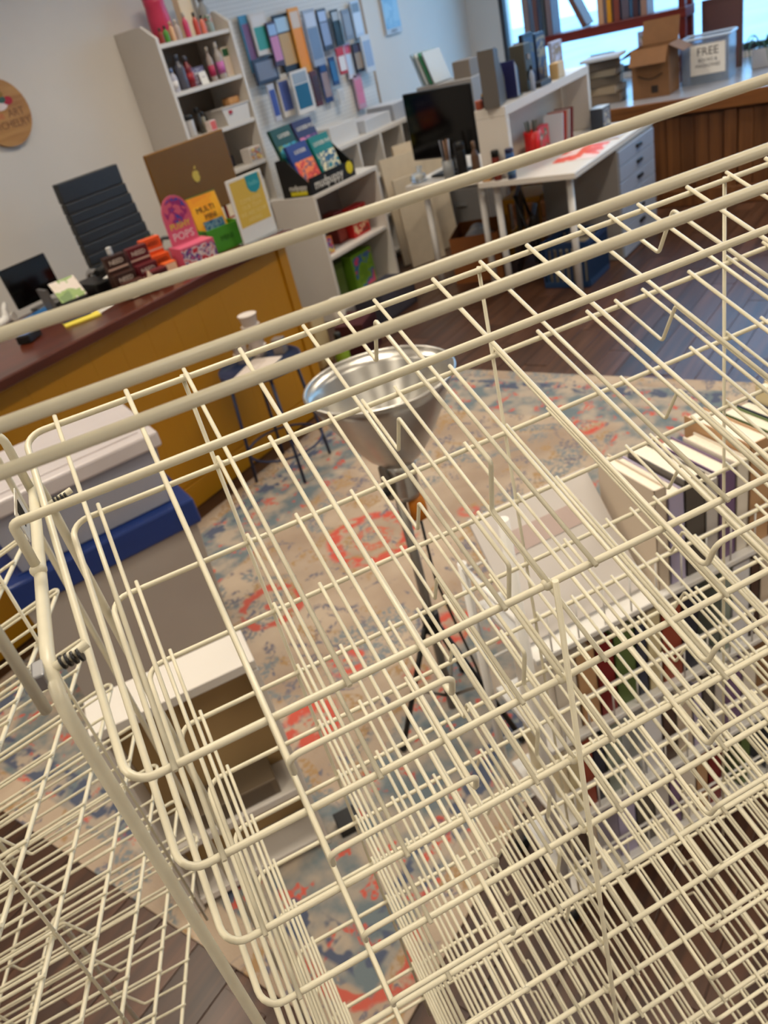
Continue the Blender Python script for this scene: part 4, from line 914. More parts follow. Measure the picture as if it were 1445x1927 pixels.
carton('card_stack', 'flat dark stack of cards at the hutch front', 'cards', (5.17, 2.43, hz), (0.16, 0.07, 0.03), 0, (60, 58, 60), None)
carton('card_stack', 'small tan box on the hutch before the pictures', 'box', (5.42, 2.43, hz), (0.12, 0.06, 0.09), 0.05, (200, 170, 120), (214, 190, 150))
carton('framed_picture', 'pale lilac picture frame at the hutch end', 'picture', (5.58, 2.50, hz), (0.12, 0.025, 0.20), -0.2, (190, 196, 220), patch('lilac_pic', [(200, 204, 226), (170, 170, 190), (150, 130, 100), (190, 190, 210)], 14))
bottle('paint_jar', 'small rust red paint jar on the monitor desk corner of the hutch', 'jar', (4.585, 2.56, hz), 0.05, 0.022, (150, 70, 50), (170, 90, 70), shape='jar')
bottle('ink_bottle', 'little dark ink bottle with a gold cap beside the red jar', 'bottle', (4.635, 2.60 - 0.04, hz), 0.075, 0.013, (30, 30, 40), (170, 130, 50))
# things on the desk tops
bottle('spice_shaker', 'dark red shaker with a black lid against the hutch side', 'bottle', (4.525, 2.47, dz), 0.17, 0.024, (110, 40, 30), (16, 16, 18), None, (150, 60, 40), 'jar')
bottle('spray_can', 'navy and sky blue spray can against the hutch side', 'spray can', (4.525, 2.375, dz), 0.17, 0.026, (50, 80, 130), (30, 34, 70), None, (90, 130, 170), 'tube')
carton('wood_block', 'small tan wooden block beside the dark red shaker', 'block', (4.53, 2.545, dz), (0.05, 0.05, 0.06), 0, (196, 150, 100), None)
t = thing('red_cup', 'bright red ribbed cup holding dark pencils on the desk', 'cup', (at_z(1006, 300, dz).x, at_z(1006, 300, dz).y, dz)); t.scale = (1.15, 1.15, 1.3)
MB().lathe([(0.035, 0), (0.046, 0.13), (0.042, 0.13), (0.032, 0.006)], 20).build('cup', col((206, 24, 20), 0.35), t)
for k in range(8): MB().box((0.0465 * math.cos(k * PI / 4) * 0.9, 0.0465 * math.sin(k * PI / 4) * 0.9, 0.065), (0.006, 0.006, 0.11), 0.002, k * PI / 4).build('rib', col((190, 18, 16), 0.35), t)
for k in range(6):
    a = k * 1.05; MB().tube([(0.012 * math.cos(a), 0.012 * math.sin(a), 0.02), (0.03 * math.cos(a), 0.03 * math.sin(a), 0.175)], 0.004, 6).build('pencil', col([(40, 60, 34), (30, 40, 30), (60, 70, 40)][k % 3]), t)
carton('craft_kit', 'red flowered craft kit leaning in the hutch', 'box', (5.15, 2.47, dz), (0.18, 0.05, 0.16), 0.0, (180, 30, 36), patch('flower_kit', [(190, 30, 36), (200, 50, 50), (60, 90, 60), (210, 180, 170)], 20))
for k, (c, lb) in enumerate((((206, 216, 226), 'pale blue booklet leaning inside the hutch'), ((176, 60, 40), 'rust red booklet leaning inside the hutch'), ((196, 190, 186), 'grey white booklet leaning inside the hutch'), ((120, 40, 40), 'maroon booklet leaning inside the hutch'))):
    book(lb, (5.28 + 0.055 * k, 2.44, dz + 0.004), (0.012, 0.13, 0.20), 0.1, c, None, 0.28)
t = thing('poster_print', 'orange and white printed sheet lying on the desk', 'paper', (5.02, 2.14, dz), 0.15)
MB().box((0, 0, 0.001), (0.42, 0.26, 0.0018)).build('sheet', patch('orange_sheet', [(226, 210, 206), (230, 200, 196), (226, 96, 70), (214, 70, 50)], 7), t)
MB().box((0.0, 0, 0.0022), (0.3, 0.05, 0.0004)).build('band', col((220, 90, 60)), t)
t = thing('plastic_folder', 'white plastic folder lying at the desk end', 'folder', (5.42, 2.12, dz), 0.1); MB().box((0, 0, 0.006), (0.26, 0.2, 0.011), 0.002).build('cover', col((214, 214, 230), 0.2), t); MB().box((0.0, -0.002, 0.006), (0.25, 0.2, 0.006)).build('sheets', M_PAPER, t)
carton('tin_box', 'dark striped tin of pens at the desk end', 'tin', (5.76, 2.30, dz), (0.14, 0.09, 0.13), 0.0, (60, 66, 76), patch('striped_tin', [(40, 44, 50), (150, 150, 156), (60, 60, 70), (190, 180, 160)], 24), None, None, (200, 210, 220))
t = thing('plastic_bag', 'crumpled clear plastic bag on the monitor desk corner', 'bag', (4.69, 3.15, dz))
bm_ = MB(); bm_.sphere((0, 0, 0.035), 0.05, 0, 14, (1.3, 1.0, 0.68)); bm_.build('bag', mat('clear_film', (226, 230, 232), 0.15, trans=0.7), t); MB().tube([(0.03, 0, 0.06), (0.05, 0.01, 0.09)], [0.012, 0.02], 8).build('twist', mat('clear_film', (226, 230, 232), 0.15, trans=0.7), t)
t = thing('brush_jar', 'clear jar of paint brushes before the black monitor', 'jar', (4.68, 2.90, dz)); MB().lathe([(0.035, 0), (0.036, 0.12), (0.033, 0.12), (0.032, 0.005)], 18).build('jar', mat('clear_film', (226, 230, 232), 0.15, trans=0.7), t)
for k in range(7):
    a = k * 0.9; MB().tube([(0.012 * math.cos(a), 0.012 * math.sin(a), 0.01), (0.03 * math.cos(a), 0.03 * math.sin(a), 0.24)], 0.0035, 6).build('brush', col([(150, 110, 80), (60, 60, 70), (170, 180, 200), (50, 40, 40)][k % 4]), t)
bottle('thermos', 'black insulated bottle before the black monitor', 'bottle', (4.67, 2.79, dz), 0.22, 0.034, (20, 20, 22), (26, 26, 28), shape='jar')
bottle('brown_bottle', 'brown and tan bottle beside the black insulated bottle', 'bottle', (4.68, 2.695, dz), 0.21, 0.027, (96, 70, 54), (130, 104, 84))
# behind the monitor: cabinet with folders
cx_ = at_y(800, 165, 3.75)
fc = thing('file_cabinet', 'grey file cabinet behind the monitor with papers on top', 'cabinet', (6.12, 3.62, 0.0006)); fcz = z_over(815, 160, (6.12, 3.5))
MB().box((0, 0, fcz / 2), (0.3, 0.5, fcz), 0.004).build('body', mat('grey_side', (150, 146, 142), 0.45), fc)
for k in range(3): 
    d_ = MB().box((-0.156, 0, 0.2 + fcz / 3.2 * k), (0.012, 0.46, fcz / 3.4), 0.003).build('drawer_front', mat('file_front', (140, 138, 136), 0.4), fc); MB().box((-0.168, 0, 0.24 + fcz / 3.2 * k), (0.014, 0.1, 0.02), 0.003).build('handle', M_CHROME, d_)
for k, (c, lb) in enumerate((((150, 170, 180), 'pale blue folder leaning on the file cabinet'), ((210, 214, 214), 'white folder leaning on the file cabinet'), ((60, 130, 90), 'green folder leaning on the file cabinet'), ((190, 196, 200), 'light grey folder leaning on the file cabinet'))):
    book(lb, (6.10, 3.80 - 0.035 * k, fcz + 0.006), (0.014, 0.2, 0.24), -PI / 2 - 0.2, c, None, -0.35)
carton('storage_box', 'taupe storage box on the file cabinet beside the folders', 'box', (6.12, 3.48, fcz + 0.0008), (0.16, 0.15, 0.12), 0, (130, 120, 110), None)
# under the desks
cb = thing('cardboard_carton', 'open brown carton with a white tag under the monitor desk', 'box', (5.03, 2.96, 0.0006), 0.35)
kb = mat('brown_carton', (128, 74, 30), 0.75, noise=0.06, scale=8)
for s_ in (-1, 1):
    MB().box((s_ * 0.218, 0, 0.16), (0.005, 0.34, 0.32)).build('side', kb, cb); MB().box((0, s_ * 0.17, 0.16), (0.43, 0.005, 0.32)).build('side', kb, cb)
MB().box((0, 0, 0.004), (0.43, 0.33, 0.006)).build('bottom', kb, cb); MB().box((0.06, -0.1735, 0.26), (0.035, 0.002, 0.04)).build('tag', M_PAPER, cb)
t = thing('plastic_packing', 'crumpled grey plastic packing in the brown carton', 'packing', (5.03, 2.96, 0.0085), 0.35)
MB().sphere((0, 0, 0.16), 0.155, 0, 12, (1.2, 0.9, 1.03)).build('sheet', mat('grey_film', (150, 154, 162), 0.25), t); MB().sphere((0.09, 0.02, 0.25), 0.07, 0, 10).build('bubble_wrap', mat('grey_film', (150, 154, 162), 0.25), t)
t = thing('yellow_stool', 'yellow wooden step stool under the desks', 'stool', (5.50, 2.78, 0.0006), 0.1)
ym = mat('yellow_stool_paint', (206, 148, 24), 0.5)
MB().box((0, 0, 0.40), (0.36, 0.3, 0.03), 0.004).build('seat', ym, t)
for sx in (-1, 1):
    for sy in (-1, 1): MB().box((sx * 0.15, sy * 0.12, 0.192), (0.035, 0.035, 0.384), 0.003).build('leg', ym, t)
for sy in (-1, 1): MB().box((0, sy * 0.12, 0.15), (0.27, 0.025, 0.04), 0.003).build('stretcher', ym, t)
t = thing('folding_chair', 'black folded chair standing under the white desk', 'chair', (4.93, 2.53, 0.0006), 0.4)
MB().box((0, 0.03, 0.46), (0.36, 0.03, 0.22), 0.008, 0).build('backrest', M_BLACK, t); MB().box((0, -0.06, 0.28), (0.38, 0.04, 0.30), 0.01).build('seat', M_BLACK, t)
for s_ in (-1, 1):
    MB().tube([(s_ * 0.19, -0.10, 0.011), (s_ * 0.19, 0.04, 0.58)], 0.011, 8).build('leg', M_BLACK, t); MB().tube([(s_ * 0.17, 0.10, 0.011), (s_ * 0.17, -0.05, 0.40)], 0.011, 8).build('leg', M_BLACK, t)
t = thing('milk_crate', 'dark blue slatted plastic crate under the white desk', 'crate', (4.83, 2.16, 0.0006), 0.0)
cm = mat('blue_crate', (24, 50, 84), 0.45)
for s_ in (-1, 1):
    for z in (0.02, 0.27): MB().box((s_ * 0.17, 0, z), (0.014, 0.30, 0.035), 0.002).build('rail', cm, t); MB().box((0, s_ * 0.15, z), (0.33, 0.014, 0.035), 0.002).build('rail', cm, t)
    for k in range(9): MB().box((-0.16 + 0.04 * k, s_ * 0.15, 0.145), (0.016, 0.01, 0.22)).build('slat', cm, t)
    for k in range(7): MB().box((s_ * 0.17, -0.12 + 0.04 * k, 0.145), (0.01, 0.016, 0.22)).build('slat', cm, t)
MB().box((0, 0, 0.012), (0.33, 0.29, 0.012)).build('bottom', cm, t)
t = thing('paper_files', 'pale cardboard files packed in the blue crate', 'files', (4.83, 2.16, 0.0192)); 
for k in range(8): MB().box((-0.13 + 0.037 * k, 0, 0.11), (0.022, 0.24, 0.2 + 0.01 * (k % 3))).build('file', col([(150, 140, 120), (120, 110, 96), (170, 160, 140)][k % 3]), t)

# ------------------------------------------------------------------ window platform things
pzt = 0.7508
rs = thing('window_shelf', 'dark red wooden shelf stand on the window platform', 'shelf', (7.20, 2.83, pzt))
rw = wood('red_wood', (84, 22, 18), (112, 34, 26), (20, 1.5, 20), 0.4, 0.05)
MB().box((0, 0, 0.47), (0.24, 1.44, 0.07), 0.004).build('board', rw, rs)
for y in (-0.69, 0.69):
    for x in (-0.09, 0.09): MB().box((x, y, 0.2172), (0.05, 0.05, 0.434), 0.003).build('leg', rw, rs)
for x in (-0.09, 0.09): MB().box((x, -0.69, 0.80), (0.05, 0.05, 0.59), 0.003).build('post', rw, rs)
rz_ = pzt + 0.5056
bl = [((120, 110, 116), 'taupe book standing at the end of the red shelf', 0.055, 0.22), ((96, 70, 70), 'brown book near the end of the red shelf', 0.04, 0.2), ((60, 70, 80), 'slate book on the red shelf', 0.035, 0.21), ((110, 100, 110), 'mauve grey book on the red shelf', 0.05, 0.23)]
yy = 3.42
for k, (c, lb, th_, ht) in enumerate(bl):
    book(lb, (7.20, yy, rz_), (th_, 0.16, ht * 1.5), -PI / 2, c); yy -= th_ + (0.03 if k in (0, 1) else 0.012)
book('dark brown book leaning on the red shelf', (7.20, 2.92, rz_ + 0.012), (0.04, 0.16, 0.26), -PI / 2, (100, 70, 64), None, -0.45)
yy = 2.78
for k, (c, lb, th_, ht) in enumerate([((190, 150, 120), 'tan book upright on the red shelf', 0.05, 0.2), ((200, 140, 30), 'mustard book upright on the red shelf', 0.04, 0.22), ((120, 60, 50), 'rust book upright on the red shelf', 0.05, 0.19), ((90, 84, 100), 'grey violet book upright on the red shelf', 0.06, 0.22), ((70, 50, 60), 'plum book upright on the red shelf', 0.045, 0.2), ((150, 120, 110), 'dusty pink book upright on the red shelf', 0.05, 0.21)]):
    book(lb, (7.20, yy, rz_), (th_, 0.16, ht * 1.5), -PI / 2, c); yy -= th_ + 0.02
# pictures standing under the red shelf
carton('framed_print', 'small framed print with a dark blue border under the red shelf', 'picture', (7.15, 2.80, pzt), (0.2, 0.03, 0.30), -PI / 2, (40, 50, 90), patch('print_a', [(110, 80, 70), (80, 60, 60), (130, 100, 90), (60, 60, 90)], 12))
carton('framed_print', 'pale cluttered notice leaning under the red shelf', 'picture', (7.12, 2.36, pzt), (0.26, 0.03, 0.40), -PI / 2, (150, 150, 176), patch('print_b', [(140, 140, 170), (100, 90, 110), (180, 170, 180), (90, 110, 90)], 9))
carton('framed_print', 'brown sheet propped beside the free bin', 'picture', (7.40, 1.93, pzt), (0.30, 0.03, 0.50), -PI / 2, (96, 66, 62), (104, 72, 66))
# stack of books
p = at_z(1152, 190, pzt); z = pzt
for k, (w, d_, h_, c, rz, lb) in enumerate([(0.22, 0.28, 0.065, (120, 104, 88), 0.1, 'brown book at the bottom of the platform pile'), (0.21, 0.27, 0.055, (150, 134, 112), -0.1, 'tan book second in the platform pile'), (0.20, 0.26, 0.065, (96, 86, 74), 0.2, 'dark taupe book in the middle of the platform pile'), (0.20, 0.25, 0.05, (130, 120, 104), 0.0, 'grey tan book high in the platform pile'), (0.19, 0.25, 0.065, (84, 76, 68), 0.3, 'dark book near the top of the platform pile'), (0.24, 0.3, 0.02, (200, 206, 216), 0.1, 'pale magazine on top of the platform pile')]):
    t = thing('book', lb, 'book', (p.x + 0.0, p.y + 0.05, z + 0.0004), rz)
    b_ = MB(); b_.box((0, 0, 0.0015), (w, d_, 0.003)); b_.box((0, 0, h_ - 0.0015), (w, d_, 0.003)); b_.box((-w / 2 + 0.0015, 0, h_ / 2), (0.003, d_, h_)); b_.build('cover', col(c), t)
    MB().box((0.004, 0, h_ / 2), (w - 0.012, d_ - 0.01, h_ - 0.006)).build('page_block', mat('page_edges', (226, 216, 196), 0.85), t); z += h_ + 0.0006
# cardboard box
p = at_z(1222, 186, pzt)
t = thing('shipping_box', 'open cardboard shipping box with a curved smile mark on the platform', 'box', (p.x + 0.16, p.y + 0.0, pzt), -PI / 2)
cw_, cd_, chh = 0.27, 0.24, 0.33
for s_ in (-1, 1):
    MB().box((s_ * cw_ / 2, 0, chh / 2), (0.005, cd_, chh)).build('side', M_CARD, t); MB().box((0, s_ * (cd_ / 2 + 0.0025), chh / 2), (cw_ + 0.005, 0.005, chh)).build('side', M_CARD, t)
MB().box((0, 0, 0.003), (cw_ - 0.005, cd_, 0.005)).build('bottom', M_CARD, t)
MB().box((0, -0.06, 0.0), (cw_, 0.12, 0.004)).build('flap', M_CARD, t, (0, -cd_ / 2 - 0.003, chh), (1.0, 0, 0))
MB().box((0, 0.08, 0.0), (cw_, 0.16, 0.004)).build('flap', M_CARD, t, (0, cd_ / 2 + 0.003, chh), (1.25, 0, 0))
MB().box((0.06, 0, 0.0), (0.12, cd_, 0.004)).build('flap', M_CARD, t, (cw_ / 2 + 0.002, 0, chh), (0, 0.5, 0)); MB().box((-0.06, 0, 0.0), (0.12, cd_, 0.004)).build('flap', M_CARD, t, (-cw_ / 2 - 0.002, 0, chh), (0, -0.5, 0))
inkm = col((44, 32, 24))
MB().tube([(-0.09 + 0.018 * k, -cd_ / 2 - 0.0055, 0.155 - 0.03 * math.sin(PI * k / 10)) for k in range(11)], 0.004, 6).build('smile_mark', inkm, t)
MB().box((0.03, -cd_ / 2 - 0.0055, 0.055), (0.05, 0.0012, 0.05)).build('square_mark', inkm, t)
# FREE bin
p = at_z(1322, 156, pzt)
t = thing('free_bin', 'clear plastic bin with a white FREE notice on the platform', 'bin', (p.x + 0.09, p.y - 0.02, pzt), -PI / 2 + 0.05)
cl_ = mat('clear_bin', (206, 220, 236), 0.12, trans=0.75, ior=1.1)
fw, fd, fh = 0.33, 0.24, 0.30
for s_ in (-1, 1):
    MB().box((s_ * fw / 2, 0, fh / 2), (0.004, fd, fh)).build('side', cl_, t); MB().box((0, s_ * fd / 2, fh / 2), (fw, 0.004, fh)).build('side', cl_, t)
MB().box((0, 0, 0.003), (fw - 0.006, fd - 0.006, 0.005)).build('bottom', cl_, t)
MB().tube([(-fw / 2 - 0.01, -fd / 2 - 0.01, fh), (fw / 2 + 0.01, -fd / 2 - 0.01, fh), (fw / 2 + 0.01, fd / 2 + 0.01, fh), (-fw / 2 - 0.01, fd / 2 + 0.01, fh)], 0.009, 8, 0.03, True).build('rim', mat('bin_rim', (190, 206, 226), 0.2), t)
nb = MB().box((0.02, -fd / 2 - 0.004, 0.16), (0.245, 0.001, 0.20)).build('notice', M_PAPER, t)
text('notice_text', 'FREE', 0.075, inkm, nb, (0.02, -fd / 2 - 0.0048, 0.21)); text('notice_text', 'BOOKS &', 0.032, inkm, nb, (0.02, -fd / 2 - 0.0048, 0.155)); text('notice_text', 'MAGAZINES', 0.032, inkm, nb, (0.02, -fd / 2 - 0.0048, 0.118))
for k in range(6):
    book(['slate magazine', 'rust magazine', 'brown magazine', 'dark magazine', 'tan magazine', 'plum magazine'][k] + ' standing in the clear free bin', (p.x + 0.015 + 0.028 * k, p.y - 0.02, pzt + 0.007), (0.018, 0.22, 0.25), 0.05, [(60, 64, 70), (110, 60, 50), (90, 70, 60), (40, 40, 44), (140, 120, 100), (80, 50, 60)][k])
# plant
p = at_z(1432, 128, pzt)
t = thing('air_plant', 'trailing green plant in a pale square pot on the platform', 'plant', (p.x + 0.05, p.y, pzt))
MB().box((0, 0, 0.065), (0.13, 0.13, 0.13), 0.006).build('pot', col((176, 176, 180), 0.6), t); MB().box((0, 0, 0.131), (0.11, 0.11, 0.004)).build('soil', col((60, 46, 36)), t)
random.seed(3)
for k in range(16):
    a = random.uniform(0, 2 * PI); r = random.uniform(0.10, 0.2); up = random.uniform(0.03, 0.12); dn = random.uniform(0.02, 0.2)
    MB().tube([(0.02 * math.cos(a), 0.02 * math.sin(a), 0.13), (0.5 * r * math.cos(a), 0.5 * r * math.sin(a), 0.13 + up), (r * math.cos(a + 0.3), r * math.sin(a + 0.3), 0.13 + up * 0.4), (r * 1.05 * math.cos(a + 0.5), r * 1.05 * math.sin(a + 0.5), max(0.012, 0.13 - dn))], [0.005, 0.004, 0.003, 0.0015], 6, 0.03).build('frond', col((60, 96, 70), 0.6), t)

# ------------------------------------------------------------------ blue stool with cups
sx, sy, sz = 2.30, 2.56, 0.55
t = thing('side_stool', 'round navy metal stool with thin legs before the yellow counter', 'stool', (sx, sy, RZ), 0.2)
nv = mat('navy_metal', (34, 46, 76), 0.4)
MB().lathe([(0.0, sz - 0.03), (0.185, sz - 0.03), (0.19, sz - 0.025), (0.19, sz), (0.183, sz), (0.18, sz - 0.012), (0.0, sz - 0.012)], 32).build('tray_top', nv, t)
for k in range(4):
    a = PI / 4 + k * PI / 2
    MB().tube([(0.155 * math.cos(a), 0.155 * math.sin(a), sz - 0.03), (0.19 * math.cos(a), 0.19 * math.sin(a), 0.0012)], 0.0075, 8).build('leg', nv, t)
MB().tube([(0.18 * math.cos(2 * PI * k / 24), 0.18 * math.sin(2 * PI * k / 24), 0.14) for k in range(24)], 0.006, 6, 0, True).build('ring', nv, t)
szt = RZ + sz - 0.0114
t = thing('open_booklet', 'pale paper sheet lying on the navy stool', 'paper', (sx - 0.03, sy - 0.02, szt), 0.3); MB().box((0, 0, 0.003), (0.2, 0.15, 0.005), 0.001).build('sheet', col((206, 194, 184), 0.7), t); MB().box((0, 0, 0.006), (0.16, 0.004, 0.0008)).build('fold', col((176, 164, 154)), t)
def cups(lb, p, r, h_, n):
    t = thing('cup_stack', lb, 'cups', p)
    for k in range(n): MB().lathe([(r * 0.8, 0.0 + k * h_ / n), (r, h_ / n + 0.06 + k * h_ / n - 0.06), (r * 1.06, h_ / n + k * h_ / n), (r * 0.94, h_ / n + k * h_ / n - 0.001)], 18).build('cup', col((222, 212, 204), 0.5), t)
cups('tall stack of white paper cups on the navy stool', (sx + 0.085, sy + 0.075, szt), 0.042, 0.20, 4)
cups('short stack of white paper cups beside the tall stack', (sx + 0.015, sy + 0.115, szt), 0.036, 0.09, 2)
carton('candle_jar', 'small grey box behind the paper on the navy stool', 'box', (sx + 0.13, sy - 0.02, szt), (0.05, 0.05, 0.07), 0.3, (120, 110, 104), None)
# things on the floor between the counter and the low bookcase
carton('tote_box', 'tan tote box on the floor beside the counter end', 'box', (3.42, 3.28, 0.0006), (0.16, 0.14, 0.34), 0.2, (190, 160, 110), (206, 184, 140))
carton('tote_box', 'dark red tote box on the floor by the low bookcase', 'box', (3.62, 3.08, 0.0006), (0.26, 0.18, 0.22), 0.3, (70, 28, 34), (50, 22, 28))
bottle('green_bottle', 'lime green bottle on the floor by the dark red tote', 'bottle', (3.36, 3.02, 0.0006), 0.24, 0.045, (140, 170, 50), (40, 44, 44))
carton('tote_box', 'dark grey tote box on the floor below the low bookcase', 'box', (4.25, 3.30, 0.0006), (0.42, 0.22, 0.20), 0.0, (60, 60, 70), (76, 76, 86))

# ------------------------------------------------------------------ clamp lamp on a light stand
lx, ly = 1.231, 1.023
st = thing('lamp_stand', 'light stand carrying an upturned aluminium clamp lamp', 'lamp stand', (lx, ly, RZ))
alu = mat('spun_aluminium', (196, 193, 186), 0.30, 1.0, noise=0.04, scale=40)
rim = 1.074 - RZ; bot = 0.858 - RZ; RR = 0.165
prof = []
for k in range(9):
    u = k / 8; prof.append((0.042 + (RR - 0.042) * (u ** 0.75), bot + 0.012 + (rim - bot - 0.012) * u))
inner = [(max(0.0, r - 0.003), z + 0.0015) for r, z in reversed(prof)]
sh_ = MB().lathe([(0.0, bot + 0.012)] + prof + inner + [(0.0, bot + 0.014)], 48).build('reflector', alu, st)
MB().tube([(RR * math.cos(2 * PI * k / 48), RR * math.sin(2 * PI * k / 48), rim) for k in range(48)], 0.0042, 8, 0, True).build('rolled_rim', alu, sh_)
MB().lathe([(0.030, bot - 0.085), (0.034, bot - 0.07), (0.034, bot - 0.01), (0.042, bot + 0.012)], 20).build('socket', alu, st)
MB().lathe([(0.0, bot + 0.014), (0.018, bot + 0.014), (0.018, bot + 0.05), (0.03, bot + 0.08), (0.026, bot + 0.11), (0.0, bot + 0.122)], 18).build('bulb', mat('frosted_bulb', (232, 230, 222), 0.4), st)
MB().tube([(0.012, -0.012, bot - 0.15), (0.012, -0.012, bot - 0.085)], [0.022, 0.020], 14).build('handle', mat('orange_grip', (206, 120, 16), 0.45), st)
dksteel = mat('grey_steel', (150, 146, 138), 0.35, 0.8)
clmp = MB().box((-0.03, 0.02, bot - 0.03), (0.03, 0.02, 0.09), 0.003).build('clamp', dksteel, st); MB().sphere((-0.045, 0.02, bot - 0.05), 0.012).build('clamp_knob', M_BLACK, clmp)
MB().tube([(-0.012, 0.014, 0.06), (-0.012, 0.014, bot - 0.03)], 0.0125, 12).build('pole', dksteel, st)
MB().tube([(0.012, -0.012, bot - 0.15), (0.014, -0.012, 0.5), (0.03, -0.03, 0.35), (0.05, -0.05, 0.18), (0.02, -0.1, 0.012)], 0.0035, 6, 0.1).build('cord', M_BLACK, st)
MB().tube([(-0.012, 0.014, 0.35), (-0.012, 0.014, 0.41)], 0.024, 12).build('collar', M_BLACK, st)
for k in range(3):
    a = 0.5 + 2 * PI * k / 3
    lg = MB().tube([(-0.012 + 0.02 * math.cos(a), 0.014 + 0.02 * math.sin(a), 0.37), (0.19 * math.cos(a), 0.19 * math.sin(a), 0.0105)], 0.008, 8).build('leg', M_BLACK, st)
    MB().tube([(-0.012, 0.014, 0.10), (0.105 * math.cos(a), 0.105 * math.sin(a), 0.185)], 0.005, 6).build('brace', dksteel, lg)
    MB().sphere((0.19 * math.cos(a), 0.19 * math.sin(a), 0.0125), 0.012).build('rubber_foot', M_BLACK, lg)
tag(st, 'light stand carrying an upturned aluminium clamp lamp', 'lamp')

# ------------------------------------------------------------------ plastic bins
ba = math.radians(-22.3); ux = Vector((math.cos(ba), math.sin(ba), 0)); uy = Vector((-math.sin(ba), math.cos(ba), 0))
bc_ = Vector((1.26, 1.90, 0)) - ux * 0.29 + uy * 0.20
def bin_(lb, z, w, d_, h_, bm, lm, lidh):
    t = thing('storage_bin', lb, 'bin', (bc_.x, bc_.y, z), ba)
    tp = 0.9; b = MB()
    o = [(-1, -1), (1, -1), (1, 1), (-1, 1)]
    vs = [(sx * w / 2 * tp, sy * d_ / 2 * tp, 0) for sx, sy in o] + [(sx * w / 2, sy * d_ / 2, h_) for sx, sy in o]
    vi = [(sx * (w / 2 * tp - 0.004), sy * (d_ / 2 * tp - 0.004), 0.004) for sx, sy in o] + [(sx * (w / 2 - 0.004), sy * (d_ / 2 - 0.004), h_) for sx, sy in o]
    b.add(vs + vi, [(0, 1, 2, 3), (0, 4, 5, 1), (1, 5, 6, 2), (2, 6, 7, 3), (3, 7, 4, 0), (8, 9, 10, 11), (8, 12, 13, 9), (9, 13, 14, 10), (10, 14, 15, 11), (11, 15, 12, 8), (4, 12, 13, 5), (5, 13, 14, 6), (6, 14, 15, 7), (7, 15, 12, 4)])
    b.build('tub', bm, t)
    ld_ = MB().box((0, 0, h_ + lidh / 2 - 0.012), (w + 0.03, d_ + 0.03, lidh), 0.008).build('lid', lm, t)
    MB().box((0, 0, h_ + lidh - 0.010), (w - 0.06, d_ - 0.06, 0.006), 0.002).build('lid_panel', lm, ld_)
    for s_ in (-1, 1): MB().box((s_ * (w / 2 + 0.008), 0, h_ - 0.02), (0.022, 0.12, 0.05), 0.005).build('latch', lm, ld_)
    return t
milky = mat('milky_plastic', (168, 160, 152), 0.35, noise=0.03, scale=5)
blue = mat('blue_plastic', (30, 52, 112), 0.35, noise=0.03)
clearp = mat('clear_plastic', (206, 208, 220), 0.22, trans=0.55, noise=0.02, scale=6, ior=1.15)
lidw = mat('frosted_lid', (196, 188, 188), 0.3, noise=0.03, scale=8)
bin_('large milky storage bin with a blue lid beside the counter', RZ, 0.56, 0.38, 0.52, milky, blue, 0.09)
bin_('clear storage bin with a frosted lid stacked on the blue lidded bin', RZ + 0.6045, 0.52, 0.36, 0.20, clearp, lidw, 0.05)
t = thing('folded_cloth', 'folded tan and blue cloth inside the clear storage bin', 'cloth', (bc_.x, bc_.y, RZ + 0.610), ba); MB().box((0, 0, 0.06), (0.42, 0.28, 0.08), 0.03).build('fold', mat('tan_cloth', (186, 160, 140), 0.9), t, (0, 0, -0.015)); MB().box((0.02, -0.02, 0.13), (0.36, 0.24, 0.06), 0.025).build('fold', mat('pale_blue_cloth', (160, 176, 214), 0.9), t, (0, 0, -0.015))

# ------------------------------------------------------------------ shallow white shelf box before the bins
rx = Matrix.Rotation(RA, 3, 'Z')
wsp = Vector((0.744, 1.137, 0))
ws = thing('display_cabinet', 'shallow white open display cabinet with a tan back on the rug', 'cabinet', (wsp.x, wsp.y, RZ), RA)
WW, WD, WH = 0.36, 0.12, 0.64
MB().box((-WW / 2, WD / 2, WH - 0.012), (WW, WD, 0.024), 0.002).build('top', M_WHITE, ws)
for x in (-0.011, -WW + 0.011): MB().box((x, WD / 2, WH / 2 - 0.013), (0.022, WD, WH - 0.028), 0.002).build('side_panel', M_WHITE, ws)
for z in (0.03, 0.22): MB().box((-WW / 2, WD / 2 - 0.004, z), (WW - 0.046, WD - 0.012, 0.022), 0.002).build('shelf', M_WHITE, ws)
MB().box((-WW / 2, WD - 0.006, WH / 2), (WW - 0.046, 0.008, WH - 0.05)).build('back_panel', mat('tan_board', (176, 146, 100), 0.75, noise=0.05, scale=5), ws)
MB().box((-WW / 2, WD - 0.012, 0.43), (0.02, 0.004, 0.39)).build('rail', mat('tan_rail', (160, 130, 86), 0.7), ws)
fwd = rx @ Vector((-0.16, 0.055, 0)); carton('paper_box', 'flat taupe box on the lower shelf of the white cabinet', 'box', (wsp.x + fwd.x, wsp.y + fwd.y, RZ + 0.2315), (0.2, 0.08, 0.05), RA, (110, 96, 78), (96, 84, 70))
fwd = rx @ Vector((0.06, 0.02, 0)); carton('doorstop', 'small black rubber block on the rug beside the cabinet', 'block', (wsp.x + fwd.x, wsp.y + fwd.y, RZ), (0.06, 0.05, 0.04), RA, (18, 18, 20), (26, 26, 28))

